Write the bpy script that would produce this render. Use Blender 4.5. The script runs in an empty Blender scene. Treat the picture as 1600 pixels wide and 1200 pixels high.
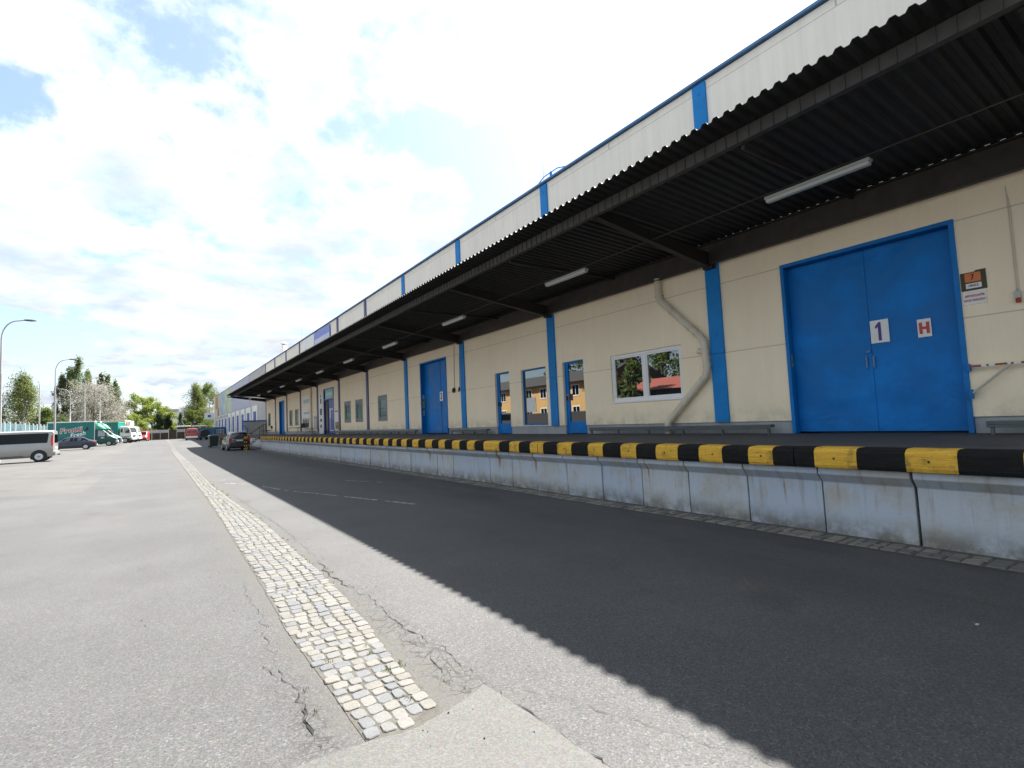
import bpy, bmesh, math, random
from mathutils import Vector, Matrix
random.seed(7)
S = bpy.context.scene
COL = S.collection
PI = math.pi
EYE = 1.6794
# ------------------------------------------------------------------ camera
yaw, pitch, roll = 0.60417, 0.06618, -0.045574
cam_d = bpy.data.cameras.new('camera'); cam = bpy.data.objects.new('camera', cam_d); COL.objects.link(cam)
cam_d.sensor_width = 36; cam_d.lens = 36 * 804.6084 / 1600; cam_d.clip_start = 0.05; cam_d.clip_end = 3000
cy, sy = math.cos(yaw), math.sin(yaw)
Fv = Vector((sy, cy, 0)); Rv = Vector((cy, -sy, 0)); Uv = Vector((0, 0, 1))
F2 = Fv * math.cos(pitch) + Uv * math.sin(pitch); U2 = -Fv * math.sin(pitch) + Uv * math.cos(pitch)
R3 = Rv * math.cos(roll) + U2 * math.sin(roll); U3 = -Rv * math.sin(roll) + U2 * math.cos(roll)
M = Matrix(((R3.x, U3.x, -F2.x, 0), (R3.y, U3.y, -F2.y, 0), (R3.z, U3.z, -F2.z, EYE), (0, 0, 0, 1)))
cam.matrix_world = M
S.camera = cam
# ------------------------------------------------------------------ sun, sky, exposure
SUN = Vector((0.704, 0.35, 1.0)).normalized()
sd = bpy.data.lights.new('sun', 'SUN'); sd.energy = 5.0; sd.angle = math.radians(0.6); sd.color = (1.0, 0.955, 0.89)
so = bpy.data.objects.new('sun', sd); COL.objects.link(so)
so.rotation_euler = SUN.to_track_quat('Z', 'Y').to_euler(); so.location = (30, 0, 60)
S.view_settings.view_transform = 'Standard'; S.view_settings.look = 'None'
S.view_settings.gamma = 1.0; S.view_settings.use_curve_mapping = False
S.view_settings.exposure = 2.3
SKY_STRENGTH = 0.056
CLOUD_LO, CLOUD_HI = 0.168, 0.245


class NT:
    """tiny node helper"""
    def __init__(s, tree):
        s.t = tree; s.n = tree.nodes; s.l = tree.links

    def new(s, typ, **kw):
        n = s.n.new(typ)
        for k, v in kw.items(): setattr(n, k, v)
        return n

    def link(s, a, b): s.l.new(a, b)

    def _in(s, sock, v):
        if isinstance(v, bpy.types.NodeSocket): s.l.new(v, sock)
        elif v is not None: sock.default_value = v

    def math(s, op, a, b=None, c=None, clamp=False):
        n = s.new('ShaderNodeMath', operation=op); n.use_clamp = clamp
        s._in(n.inputs[0], a)
        if b is not None: s._in(n.inputs[1], b)
        if c is not None: s._in(n.inputs[2], c)
        return n.outputs[0]

    def vmath(s, op, a, b=None):
        n = s.new('ShaderNodeVectorMath', operation=op)
        s._in(n.inputs[0], a)
        if b is not None: s._in(n.inputs[1], b)
        return n.outputs['Value'] if op in ('DOT_PRODUCT', 'LENGTH', 'DISTANCE') else n.outputs[0]

    def noise(s, vec, scale, detail=3, rough=0.55, out=0, dist=0.0):
        n = s.new('ShaderNodeTexNoise'); n.inputs['Scale'].default_value = scale
        n.inputs['Detail'].default_value = detail; n.inputs['Roughness'].default_value = rough
        n.inputs['Distortion'].default_value = dist
        if vec is not None: s.link(vec, n.inputs['Vector'])
        return n.outputs[out]

    def vor(s, vec, scale, feature='F1', out='Distance', rnd=1.0):
        n = s.new('ShaderNodeTexVoronoi', feature=feature); n.inputs['Scale'].default_value = scale
        n.inputs['Randomness'].default_value = rnd
        if vec is not None: s.link(vec, n.inputs['Vector'])
        return n.outputs[out]

    def ramp(s, fac, lo, hi, a=0.0, b=1.0, smooth=True):
        n = s.new('ShaderNodeMapRange'); n.interpolation_type = 'SMOOTHSTEP' if smooth else 'LINEAR'
        s._in(n.inputs['Value'], fac)
        n.inputs['From Min'].default_value = lo; n.inputs['From Max'].default_value = hi
        n.inputs['To Min'].default_value = a; n.inputs['To Max'].default_value = b
        return n.outputs[0]

    def mix(s, fac, a, b, mode='MIX'):
        n = s.new('ShaderNodeMix', data_type='RGBA', blend_type=mode)
        s._in(n.inputs[0], fac)
        for sock, v in ((n.inputs[6], a), (n.inputs[7], b)):
            if isinstance(v, (tuple, list)): sock.default_value = (v[0], v[1], v[2], 1)
            else: s._in(sock, v)
        return n.outputs[2]

    def scalev(s, vec, sc):
        n = s.new('ShaderNodeVectorMath', operation='MULTIPLY'); s.link(vec, n.inputs[0]); n.inputs[1].default_value = sc
        return n.outputs[0]

    def sep(s, vec):
        n = s.new('ShaderNodeSeparateXYZ'); s.link(vec, n.inputs[0]); return n.outputs

    def comb(s, x, y, z):
        n = s.new('ShaderNodeCombineXYZ')
        for i, v in enumerate((x, y, z)): s._in(n.inputs[i], v)
        return n.outputs[0]


# world: Nishita sky with broken cloud laid over it by direction
W = bpy.data.worlds.new('World'); S.world = W; W.use_nodes = True
t = NT(W.node_tree); t.n.clear()
sky = t.new('ShaderNodeTexSky', sky_type='NISHITA'); sky.sun_disc = False
sky.sun_elevation = math.asin(SUN.z); sky.sun_rotation = math.atan2(SUN.x, SUN.y)
sky.air_density = 1.0; sky.dust_density = 1.6; sky.ozone_density = 1.0; sky.altitude = 200
tc = t.new('ShaderNodeTexCoord'); d = t.vmath('NORMALIZE', tc.outputs['Generated'])
sx = t.sep(d)
den = t.math('ADD', t.math('MAXIMUM', sx[2], 0.0), 0.16)
P = t.comb(t.math('DIVIDE', sx[0], den), t.math('DIVIDE', sx[1], den), 0.0)
n1 = t.noise(P, 1.15, 7, 0.58, dist=0.25)
n2 = t.noise(P, 4.6, 6, 0.6)
n3 = t.noise(d, 14.0, 5, 0.62)
dens = t.math('ADD', t.math('MULTIPLY', n1, 0.55), t.math('MULTIPLY', n2, 0.40))
dens = t.math('ADD', dens, t.math('MULTIPLY', n3, 0.40))
dens = t.math('SUBTRACT', dens, 0.187)
# openings in the cloud where the blue shows
holes = [((0.045, 0.825, 0.563), 0.085, 0.30), ((-0.131, 0.891, 0.435), 0.030, 0.25), ((-0.19, 0.885, 0.43), 0.035, 0.25),
         ((0.617, 0.499, 0.609), 0.13, 0.62), ((0.55, 0.55, 0.63), 0.10, 0.40), ((0.40, 0.66, 0.63), 0.05, 0.2), ((0.30, 0.73, 0.61), 0.04, 0.2), ((0.305, 0.805, 0.508), 0.034, 0.28), ((0.382, 0.783, 0.491), 0.030, 0.28), ((0.501, 0.734, 0.459), 0.038, 0.3),
         ((0.44, 0.77, 0.463), 0.016, 0.17), ((0.514, 0.758, 0.401), 0.022, 0.2), ((0.063, 0.953, 0.296), 0.022, 0.15), ((0.29, 0.86, 0.42), 0.02, 0.1)]
dwarp = t.vmath('ADD', d, t.vmath('MULTIPLY', t.vmath('SUBTRACT', t.noise(d, 9.0, 5, 0.65, out=1), (0.5, 0.5, 0.5)), (0.13, 0.13, 0.09)))
hsum = None
for v, r, a in holes:
    vv = Vector(v).normalized()
    dist = t.vmath('DISTANCE', dwarp, tuple(vv))
    g = t.ramp(dist, 0.0, r * 2.3, a * 0.74, 0.0, smooth=False)
    hsum = g if hsum is None else t.math('ADD', hsum, g)
dens2 = t.math('SUBTRACT', dens, hsum)
low = t.math('MULTIPLY', t.ramp(sx[2], 0.03, 0.42, 1.0, 0.0), t.ramp(t.noise(t.scalev(d, (3.0, 3.0, 9.0)), 1.5, 6, 0.6), 0.40, 0.62, -0.27, 0.06))
low = t.math('ADD', low, 0.03)
mask = t.ramp(t.math('ADD', dens2, low), 0.34, 0.47)
shade = t.math('ADD', t.math('MULTIPLY', t.noise(P, 1.0, 5, 0.6, dist=0.4), 0.55), t.math('MULTIPLY', t.noise(P, 3.2, 6, 0.62, dist=0.3), 0.45))
sunny = t.vmath('DOT_PRODUCT', d, tuple(SUN))
cl = t.math('MULTIPLY', t.ramp(shade, 0.36, 0.60, CLOUD_LO, CLOUD_HI), t.ramp(sunny, 0.1, 0.95, 0.97, 1.22))
cl = t.math('MULTIPLY', cl, t.ramp(sx[2], 0.0, 0.25, 0.88, 1.0))
wispy = t.mix(t.ramp(n2, 0.35, 0.65), (0.80, 0.95, 1.14), (0.95, 1.0, 1.05))
cc = t.vmath('MULTIPLY', wispy, t.comb(cl, cl, cl))
skyc = t.mix(0.30, t.scalev(sky.outputs[0], (SKY_STRENGTH,) * 3), (0.13, 0.175, 0.225))
final = t.mix(mask, skyc, cc)
bg = t.new('ShaderNodeBackground'); t.link(final, bg.inputs[0]); bg.inputs[1].default_value = 1.0
# the sky texture itself enters at SKY_STRENGTH; the Background strength stays 1 because cloud and sky are mixed before it
wo = t.new('ShaderNodeOutputWorld'); t.link(bg.outputs[0], wo.inputs[0])

S.render.engine = 'CYCLES'
S.cycles.max_bounces = 8; S.cycles.diffuse_bounces = 4; S.cycles.glossy_bounces = 4; S.cycles.transparent_max_bounces = 16


# ------------------------------------------------------------------ terrain
def sm(x):
    x = max(0.0, min(1.0, x)); return x * x * (3 - 2 * x)


def gz(x, y):
    left = 0.30 * sm((0.5 - x) / 7) * sm((y - 3) / 25)
    return left + (0.5 - left) * sm((y - 50) / 45)


# ------------------------------------------------------------------ materials
MATS = {}


def mat(name, col=(0.5, 0.5, 0.5), rough=0.6, metal=0.0, var=0.06, vscale=3.0, bump=0.0, bscale=40.0, spec=0.5, dirt=0.0, dirtcol=(0.08, 0.07, 0.055), coat=0.0, stretch=None):
    if name in MATS: return MATS[name]
    m = bpy.data.materials.new(name); m.use_nodes = True; t = NT(m.node_tree)
    b = m.node_tree.nodes['Principled BSDF']
    g = t.new('ShaderNodeNewGeometry'); pos = g.outputs['Position']
    if stretch: pos2 = t.scalev(pos, stretch)
    else: pos2 = pos
    n = t.noise(pos2, vscale, 5, 0.6)
    k = t.ramp(n, 0.3, 0.7, 1 - var, 1 + var, smooth=False)
    c = t.vmath('MULTIPLY', t.comb(*col), t.comb(k, k, k))
    if dirt > 0:
        dn = t.noise(t.scalev(pos, (1, 1, 0.35)), 2.3, 6, 0.65)
        c = t.mix(t.math('MULTIPLY', t.ramp(dn, 0.45, 0.72), dirt), c, dirtcol)
    t.link(c, b.inputs['Base Color'])
    b.inputs['Roughness'].default_value = rough; b.inputs['Metallic'].default_value = metal
    b.inputs['Specular IOR Level'].default_value = spec; b.inputs['Coat Weight'].default_value = coat
    b.inputs['Coat Roughness'].default_value = 0.05
    if bump > 0:
        bn = t.new('ShaderNodeBump'); bn.inputs['Strength'].default_value = bump; bn.inputs['Distance'].default_value = 0.01
        t.link(t.noise(pos, bscale, 4, 0.6), bn.inputs['Height']); t.link(bn.outputs[0], b.inputs['Normal'])
    MATS[name] = m
    return m


def mat_base(name):
    m = bpy.data.materials.new(name); m.use_nodes = True; t = NT(m.node_tree)
    b = m.node_tree.nodes['Principled BSDF']; g = t.new('ShaderNodeNewGeometry')
    MATS[name] = m
    return m, t, b, g


def asphalt(name, kind):
    m, t, b, g = mat_base(name)
    pos = g.outputs['Position']; px = t.sep(pos)
    dcam = t.math('SQRT', t.math('ADD', t.math('MULTIPLY', px[0], px[0]), t.math('MULTIPLY', px[1], px[1])))
    flat = t.comb(px[0], px[1], 0.0)
    grain = t.vor(flat, 95.0, out='Color'); gr = t.sep(grain)[0]
    grain2 = t.vor(flat, 210.0, out='Color'); gr2 = t.sep(grain2)[1]
    fine = t.noise(flat, 55.0, 3, 0.7)
    base = {'old': (0.0600, 0.0600, 0.0605), 'light': (0.084, 0.083, 0.080), 'deck': (0.075, 0.075, 0.076)}[kind]
    v = t.math('ADD', t.math('MULTIPLY', t.ramp(gr, 0, 1, -0.22, 0.26, smooth=False), t.ramp(dcam, 2, 14, 1.25, 0.25)), t.ramp(fine, 0.3, 0.7, 0.86, 1.14, smooth=False))
    v = t.math('ADD', v, t.math('MULTIPLY', t.ramp(gr2, 0, 1, -0.30, 0.30, smooth=False), t.ramp(dcam, 1, 9, 1.0, 0.0)))
    sparkle = t.math('MULTIPLY', t.ramp(gr, 0.93, 0.97, 0.0, 0.42), t.ramp(dcam, 2, 16, 1.0, 0.25))
    v = t.math('ADD', v, sparkle) if kind != 'light' else t.math('ADD', t.math('MULTIPLY', v, 0.55), 0.45)
    mid = t.noise(flat, 0.55, 5, 0.62); big = t.noise(flat, 0.11, 4, 0.55)
    v = t.math('MULTIPLY', v, t.ramp(mid, 0.3, 0.7, 0.86, 1.12, smooth=False))
    v = t.math('MULTIPLY', v, t.ramp(big, 0.35, 0.65, 0.93, 1.07, smooth=False))
    sp = t.ramp(t.noise(flat, 1.9, 6, 0.7, dist=0.5), 0.60, 0.72, 0.0, 0.20)
    sp2 = t.ramp(t.vor(t.vmath('ADD', flat, t.vmath('MULTIPLY', t.noise(flat, 3.0, 3, 0.6, out=1), (0.3, 0.3, 0.0))), 0.42), 0.05, 0.16, 0.22, 0.0)
    v = t.math('MULTIPLY', v, t.math('SUBTRACT', 1.0, t.math('MAXIMUM', sp, sp2)))
    seam_ = t.ramp(t.math('ABSOLUTE', t.math('ADD', t.math('SUBTRACT', px[1], 19.6), t.math('MULTIPLY', t.noise(flat, 0.8, 3), 0.5))), 0.02, 0.10, 0.12, 0.0)
    v = t.math('MULTIPLY', v, t.math('SUBTRACT', 1.0, seam_))
    # broad wheel marks running along the yard
    lanes = t.noise(t.comb(t.math('MULTIPLY', px[0], 1.0), t.math('MULTIPLY', px[1], 0.03), 0.0), 0.8, 3, 0.5)
    v = t.math('MULTIPLY', v, t.ramp(lanes, 0.35, 0.65, 0.95, 1.05, smooth=False))
    c = t.vmath('MULTIPLY', t.comb(*base), t.comb(v, v, v))
    tint = t.vor(flat, 40.0, out='Color')
    c = t.mix(0.16, c, t.mix(1.0, c, t.mix(0.5, (1, 1, 1), tint), 'MULTIPLY'))
    if kind == 'old':
        # dusty, sandy margins beside the cobbled drain
        wob = t.math('MULTIPLY', t.math('SUBTRACT', t.noise(flat, 1.3, 4, 0.6), 0.5), 0.35)
        dl = t.math('ABSOLUTE', t.math('SUBTRACT', t.math('ADD', px[0], wob), 1.23))
        e = t.ramp(dl, 0.26, 0.52, 1.0, 0.0)
        e = t.math('MULTIPLY', e, t.ramp(t.noise(flat, 6.0, 5, 0.7), 0.35, 0.6, 0.25, 0.85))
        e = t.math('MULTIPLY', e, t.ramp(px[1], 40, 60, 1.0, 0.0))
        c = t.mix(e, c, (0.062, 0.0585, 0.052))
        # pale resurfaced parking strip on the far side
        edge = t.math('ADD', px[0], t.math('MULTIPLY', px[1], 0.0))
        z1 = t.math('MULTIPLY', t.ramp(edge, -2.8, -2.74, 1.0, 0.0), t.ramp(t.math('SUBTRACT', px[1], t.math('MULTIPLY', edge, -0.35)), 25.9, 26.05, 0.0, 1.0))
        z2 = t.math('MULTIPLY', t.ramp(edge, -1.84, -1.80, 1.0, 0.0), t.math('MULTIPLY', t.ramp(px[1], 19.9, 20.0, 0.0, 1.0), t.ramp(px[1], 26.8, 26.95, 1.0, 0.0)))
        zz = t.math('MAXIMUM', z1, z2)
        c = t.mix(t.math('MULTIPLY', zz, 0.8), c, t.vmath('MULTIPLY', c, (1.17, 1.145, 1.09)))
        # darker towards the dock, with oil marks
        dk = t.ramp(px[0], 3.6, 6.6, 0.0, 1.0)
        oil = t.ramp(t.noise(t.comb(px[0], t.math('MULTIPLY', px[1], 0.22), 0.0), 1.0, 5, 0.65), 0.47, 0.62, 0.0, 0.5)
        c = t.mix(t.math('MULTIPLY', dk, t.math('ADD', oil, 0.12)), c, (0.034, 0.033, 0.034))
        rust = t.ramp(t.noise(flat, 0.5, 5, 0.7), 0.60, 0.74, 0.0, 0.25)
        c = t.mix(rust, c, (0.10, 0.072, 0.052))
        # crazed cracks beside the strip
        cell = t.vor(t.vmath('ADD', flat, t.vmath('MULTIPLY', t.noise(flat, 4.0, 3, 0.6, out=1), (0.25, 0.25, 0.0))), 9.0, 'DISTANCE_TO_EDGE')
        ln = t.ramp(cell, 0.0, 0.075, 1.0, 0.0)
        cen = t.math('ADD', 1.83, t.math('MULTIPLY', t.math('SUBTRACT', px[1], 4.0), 0.03))
        zone = t.math('MULTIPLY', t.ramp(t.math('ABSOLUTE', t.math('SUBTRACT', px[0], 1.61)), 0.06, 0.20, 1.0, 0.0), t.math('MULTIPLY', t.ramp(px[1], 2.85, 2.95, 0.0, 1.0), t.ramp(px[1], 3.8, 6.5, 1.0, 0.0)))
        zoneb = t.math('MULTIPLY', t.ramp(t.math('ABSOLUTE', t.math('SUBTRACT', px[0], 0.72)), 0.03, 0.16, 1.0, 0.0), t.math('MULTIPLY', t.ramp(px[1], 2.85, 2.9, 0.0, 1.0), t.ramp(px[1], 3.1, 4.3, 1.0, 0.0)))
        ck = t.math('MULTIPLY', ln, t.math('MAXIMUM', zone, zoneb))
        c = t.mix(t.math('MULTIPLY', ck, 0.85), c, (0.02, 0.019, 0.018))
    t.link(c, b.inputs['Base Color'])
    b.inputs['Roughness'].default_value = 0.82; b.inputs['Specular IOR Level'].default_value = 0.35
    bn = t.new('ShaderNodeBump'); bn.inputs['Distance'].default_value = 0.006
    hs = t.math('ADD', gr, t.math('MULTIPLY', fine, 0.8))
    t.link(hs, bn.inputs['Height'])
    st = t.ramp(dcam, 2, 30, 0.75, 0.12)
    t.link(st, bn.inputs['Strength']); t.link(bn.outputs[0], b.inputs['Normal'])
    return m


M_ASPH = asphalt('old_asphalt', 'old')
M_ASPH2 = asphalt('light_asphalt', 'light')
M_DECK = asphalt('deck_asphalt', 'deck')


def cobble_mat(name, cols, rough=0.75):
    m, t, b, g = mat_base(name)
    rnd = g.outputs['Random Per Island']; pos = g.outputs['Position']
    r = t.new('ShaderNodeValToRGB'); r.color_ramp.interpolation = 'CONSTANT'
    r.color_ramp.elements.remove(r.color_ramp.elements[1])
    for i, c in enumerate(cols):
        e = r.color_ramp.elements[0] if i == 0 else r.color_ramp.elements.new(i / len(cols))
        e.position = i / len(cols); e.color = (*c, 1)
    t.link(rnd, r.inputs[0])
    n = t.noise(pos, 60.0, 5, 0.7)
    k = t.ramp(n, 0.3, 0.7, 0.80, 1.15, smooth=False)
    k2 = t.ramp(t.noise(pos, 9.0, 4, 0.6), 0.3, 0.7, 0.88, 1.1, smooth=False)
    k = t.math('MULTIPLY', k, k2)
    c = t.vmath('MULTIPLY', r.outputs[0], t.comb(k, k, k))
    px = t.sep(pos)
    moss = t.math('MULTIPLY', t.ramp(t.noise(pos, 2.2, 5, 0.7), 0.52, 0.66), t.math('MULTIPLY', t.ramp(px[1], 9, 13, 0, 1), t.ramp(px[1], 20, 26, 1.0, 0.25)))
    c = t.mix(t.math('MULTIPLY', moss, 0.5), c, (0.13, 0.135, 0.07))
    t.link(c, b.inputs['Base Color']); b.inputs['Roughness'].default_value = rough
    bn = t.new('ShaderNodeBump'); bn.inputs['Strength'].default_value = 0.5; bn.inputs['Distance'].default_value = 0.006
    t.link(n, bn.inputs['Height']); t.link(bn.outputs[0], b.inputs['Normal'])
    return m


M_COB = cobble_mat('granite_sett', [(0.104, 0.100, 0.092), (0.096, 0.094, 0.089), (0.078, 0.081, 0.086), (0.102, 0.097, 0.086), (0.090, 0.090, 0.088), (0.071, 0.075, 0.081), (0.108, 0.104, 0.096), (0.092, 0.087, 0.077)])
M_COB2 = cobble_mat('gutter_sett', [(0.12, 0.112, 0.098), (0.09, 0.086, 0.08), (0.15, 0.138, 0.12)])
M_GROUT = mat('sandy_grout', (0.055, 0.052, 0.044), 0.95, var=0.35, vscale=14, bump=0.6, bscale=70)
M_CRACK = mat('crack_void', (0.012, 0.011, 0.010), 1.0, var=0.3, vscale=30)
M_PAINT = mat('worn_white_paint', (0.22, 0.22, 0.215), 0.8, var=0.5, vscale=9)
M_YPAINT = mat('worn_yellow_paint', (0.13, 0.115, 0.06), 0.8, var=0.5, vscale=9)


def wall_mat(name, col, seams, streak=0.10, dirt_base=None, zdirt=0.0, vseam=None, seamw=0.009, zmin=0):
    m, t, b, g = mat_base(name)
    pos = g.outputs['Position']; px = t.sep(pos)
    n = t.noise(pos, 0.7, 5, 0.6); k = t.ramp(n, 0.3, 0.7, 0.965, 1.035, smooth=False)
    st = t.noise(t.scalev(pos, (1, 7.0, 0.35)), 1.0, 5, 0.65); k = t.math('MULTIPLY', k, t.ramp(st, 0.35, 0.75, 1.02, 1.0 - streak, smooth=False))
    fn = t.noise(pos, 34.0, 3, 0.6); k = t.math('MULTIPLY', k, t.ramp(fn, 0.3, 0.7, 0.98, 1.02, smooth=False))
    c = t.vmath('MULTIPLY', t.comb(*col), t.comb(k, k, k))
    sm_ = None
    for z in seams:
        s_ = t.ramp(t.math('ABSOLUTE', t.math('SUBTRACT', px[2], z)), seamw * 0.5, seamw * 1.5, 1.0, 0.0)
        sm_ = s_ if sm_ is None else t.math('MAXIMUM', sm_, s_)
    if vseam:
        per, off = vseam
        fr = t.math('PINGPONG', t.math('SUBTRACT', px[1], off), per / 2)
        s_ = t.ramp(fr, 0.01, 0.03, 1.0, 0.0)
        if zmin: s_ = t.math('MULTIPLY', s_, t.math('GREATER_THAN', px[2], zmin))
        sm_ = s_ if sm_ is None else t.math('MAXIMUM', sm_, s_)
    if sm_ is not None: c = t.mix(t.math('MULTIPLY', sm_, 0.42), c, (0.14, 0.12, 0.10))
    if zdirt:
        zd = t.ramp(t.math('SUBTRACT', px[2], zdirt), 0.0, 0.45, 0.30, 0.0)
        zd = t.math('MULTIPLY', zd, t.ramp(t.noise(pos, 3.0, 5, 0.7), 0.35, 0.65))
        c = t.mix(zd, c, (0.20, 0.18, 0.15))
    t.link(c, b.inputs['Base Color']); b.inputs['Roughness'].default_value = 0.85
    b.inputs['Specular IOR Level'].default_value = 0.25
    bn = t.new('ShaderNodeBump'); bn.inputs['Strength'].default_value = 0.22; bn.inputs['Distance'].default_value = 0.01
    h = t.math('ADD', fn, t.math('MULTIPLY', t.noise(pos, 160, 2), 0.5))
    if sm_ is not None: h = t.math('SUBTRACT', h, t.math('MULTIPLY', sm_, 2.0))
    t.link(h, bn.inputs['Height']); t.link(bn.outputs[0], b.inputs['Normal'])
    return m


M_CREAM = wall_mat('cream_render', (0.90, 0.775, 0.57), [2.945, 4.53], 0.03, zdirt=1.38)
M_CREAM_UP = wall_mat('cream_parapet', (0.87, 0.82, 0.725), [9.22 - 0.02], 0.08, vseam=(6.0, 6.98 + 3.0), zmin=9.2)
M_PLINTH = wall_mat('painted_plinth', (0.36, 0.375, 0.385), [], 0.22)
M_GREYW = wall_mat('pale_metal_cladding', (0.46, 0.45, 0.45), [], 0.12, vseam=(2.92, 67.0))
M_WHITEB = wall_mat('white_render_far', (0.80, 0.80, 0.78), [], 0.05)
M_PINKB = wall_mat('rose_render_far', (0.40, 0.31, 0.30), [], 0.05)
M_YELB = wall_mat('yellow_render', (0.50, 0.30, 0.115), [], 0.08)


def blue_mat(name, col, metal=False, fade=0.6):
    m, t, b, g = mat_base(name)
    pos = g.outputs['Position']
    n = t.noise(pos, 1.1, 5, 0.6)
    c = t.mix(t.math('MULTIPLY', t.ramp(n, 0.42, 0.68), fade), col, tuple(min(1, x * 1.55 + 0.003) for x in col))
    n2 = t.noise(pos, 22.0, 5, 0.7)
    c = t.mix(t.ramp(n2, 0.66, 0.74, 0, 0.35), c, (0.02, 0.03, 0.05))
    t.link(c, b.inputs['Base Color']); b.inputs['Roughness'].default_value = 0.38
    t.link(t.ramp(n, 0.3, 0.7, 0.36, 0.6), b.inputs['Roughness']); b.inputs['Specular IOR Level'].default_value = 0.18
    bn = t.new('ShaderNodeBump'); bn.inputs['Strength'].default_value = 0.8; bn.inputs['Distance'].default_value = 0.06
    big = t.noise(t.scalev(pos, (1, 1.0, 1.3)), 1.3, 2, 0.45, dist=0.6)
    t.link(t.math('ADD', big, t.math('MULTIPLY', t.noise(pos, 30, 2), 0.03)), bn.inputs['Height']); t.link(bn.outputs[0], b.inputs['Normal'])
    return m


M_BLUED = blue_mat('blue_painted_steel_door', (0.005, 0.150, 0.455))
M_BLUE = mat('blue_painted_steel', (0.005, 0.165, 0.48), 0.5, spec=0.2, var=0.12, vscale=2.5, dirt=0.25, dirtcol=(0.02, 0.05, 0.10))
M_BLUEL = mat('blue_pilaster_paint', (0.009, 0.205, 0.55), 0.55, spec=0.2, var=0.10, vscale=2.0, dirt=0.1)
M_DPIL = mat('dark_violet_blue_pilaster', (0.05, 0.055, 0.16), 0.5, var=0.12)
M_NAVY = mat('royal_blue_door', (0.02, 0.055, 0.34), 0.4, var=0.1)
M_COPING = mat('blue_coping', (0.07, 0.19, 0.38), 0.45, var=0.15)
M_BLACKS = mat('black_painted_steel', (0.022, 0.019, 0.017), 0.62, var=0.3, vscale=4, dirt=0.35, dirtcol=(0.035, 0.028, 0.02))
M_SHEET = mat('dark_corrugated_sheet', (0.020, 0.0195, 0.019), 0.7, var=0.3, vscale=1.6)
M_PURLIN = mat('brown_grey_channel', (0.045, 0.04, 0.034), 0.6, var=0.25, vscale=5, dirt=0.4, dirtcol=(0.018, 0.015, 0.012))
M_LAMP = mat('grey_plastic_diffuser', (0.40, 0.42, 0.39), 0.35, var=0.06)
M_GREYS = mat('grey_green_steel_rail', (0.085, 0.105, 0.105), 0.5, var=0.2, vscale=6, dirt=0.3)
M_WHITEP = mat('white_plastic', (0.78, 0.78, 0.77), 0.35, var=0.03)
M_WHITE = mat('white_paint', (0.75, 0.75, 0.73), 0.5, var=0.05)
M_PIPE = mat('beige_pipe', (0.64, 0.57, 0.45), 0.55, var=0.08, vscale=6, dirt=0.15)
M_BLACK = mat('black_rubber', (0.015, 0.015, 0.016), 0.7)
M_DARK = mat('dark_interior', (0.02, 0.022, 0.025), 0.6)
M_GALV = mat('galvanised_pole', (0.38, 0.38, 0.38), 0.5, 0.3, var=0.1)
M_LAMPH = mat('grey_lamp_head', (0.10, 0.10, 0.105), 0.45)
M_RED = mat('red_paint', (0.36, 0.03, 0.025), 0.4)
M_REDP = mat('red_marker_paint', (0.50, 0.055, 0.03), 0.5)
M_PURP = mat('violet_blue_ink', (0.05, 0.03, 0.22), 0.5)
M_ORANGE = mat('orange_plate', (0.62, 0.16, 0.03), 0.45)
M_OLIVE = mat('olive_backboard', (0.05, 0.045, 0.02), 0.6)
M_YELST = mat('yellow_sticker', (0.40, 0.33, 0.04), 0.5)
M_TAIL = mat('red_lamp_lens', (0.45, 0.02, 0.015), 0.2, coat=0.5)
M_LENS = mat('clear_lamp_lens', (0.65, 0.66, 0.68), 0.15, coat=0.5)
M_RIM = mat('alloy_rim', (0.55, 0.56, 0.58), 0.35, 0.6)
M_PLATE = mat('number_plate_white', (0.65, 0.65, 0.62), 0.5)
M_WOOD = mat('weathered_pallet_wood', (0.20, 0.14, 0.085), 0.8, var=0.3, vscale=8)
M_TWIG = mat('bark_brown', (0.09, 0.07, 0.055), 0.9, var=0.25, vscale=5)
M_BIRCHB = mat('birch_bark', (0.38, 0.36, 0.33), 0.8, var=0.3, vscale=3)
M_GREYROOF = mat('grey_roof_tile', (0.028, 0.026, 0.027), 0.8, var=0.15)
M_REDROOF = mat('red_roof_tile', (0.24, 0.06, 0.04), 0.8, var=0.12)


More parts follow.
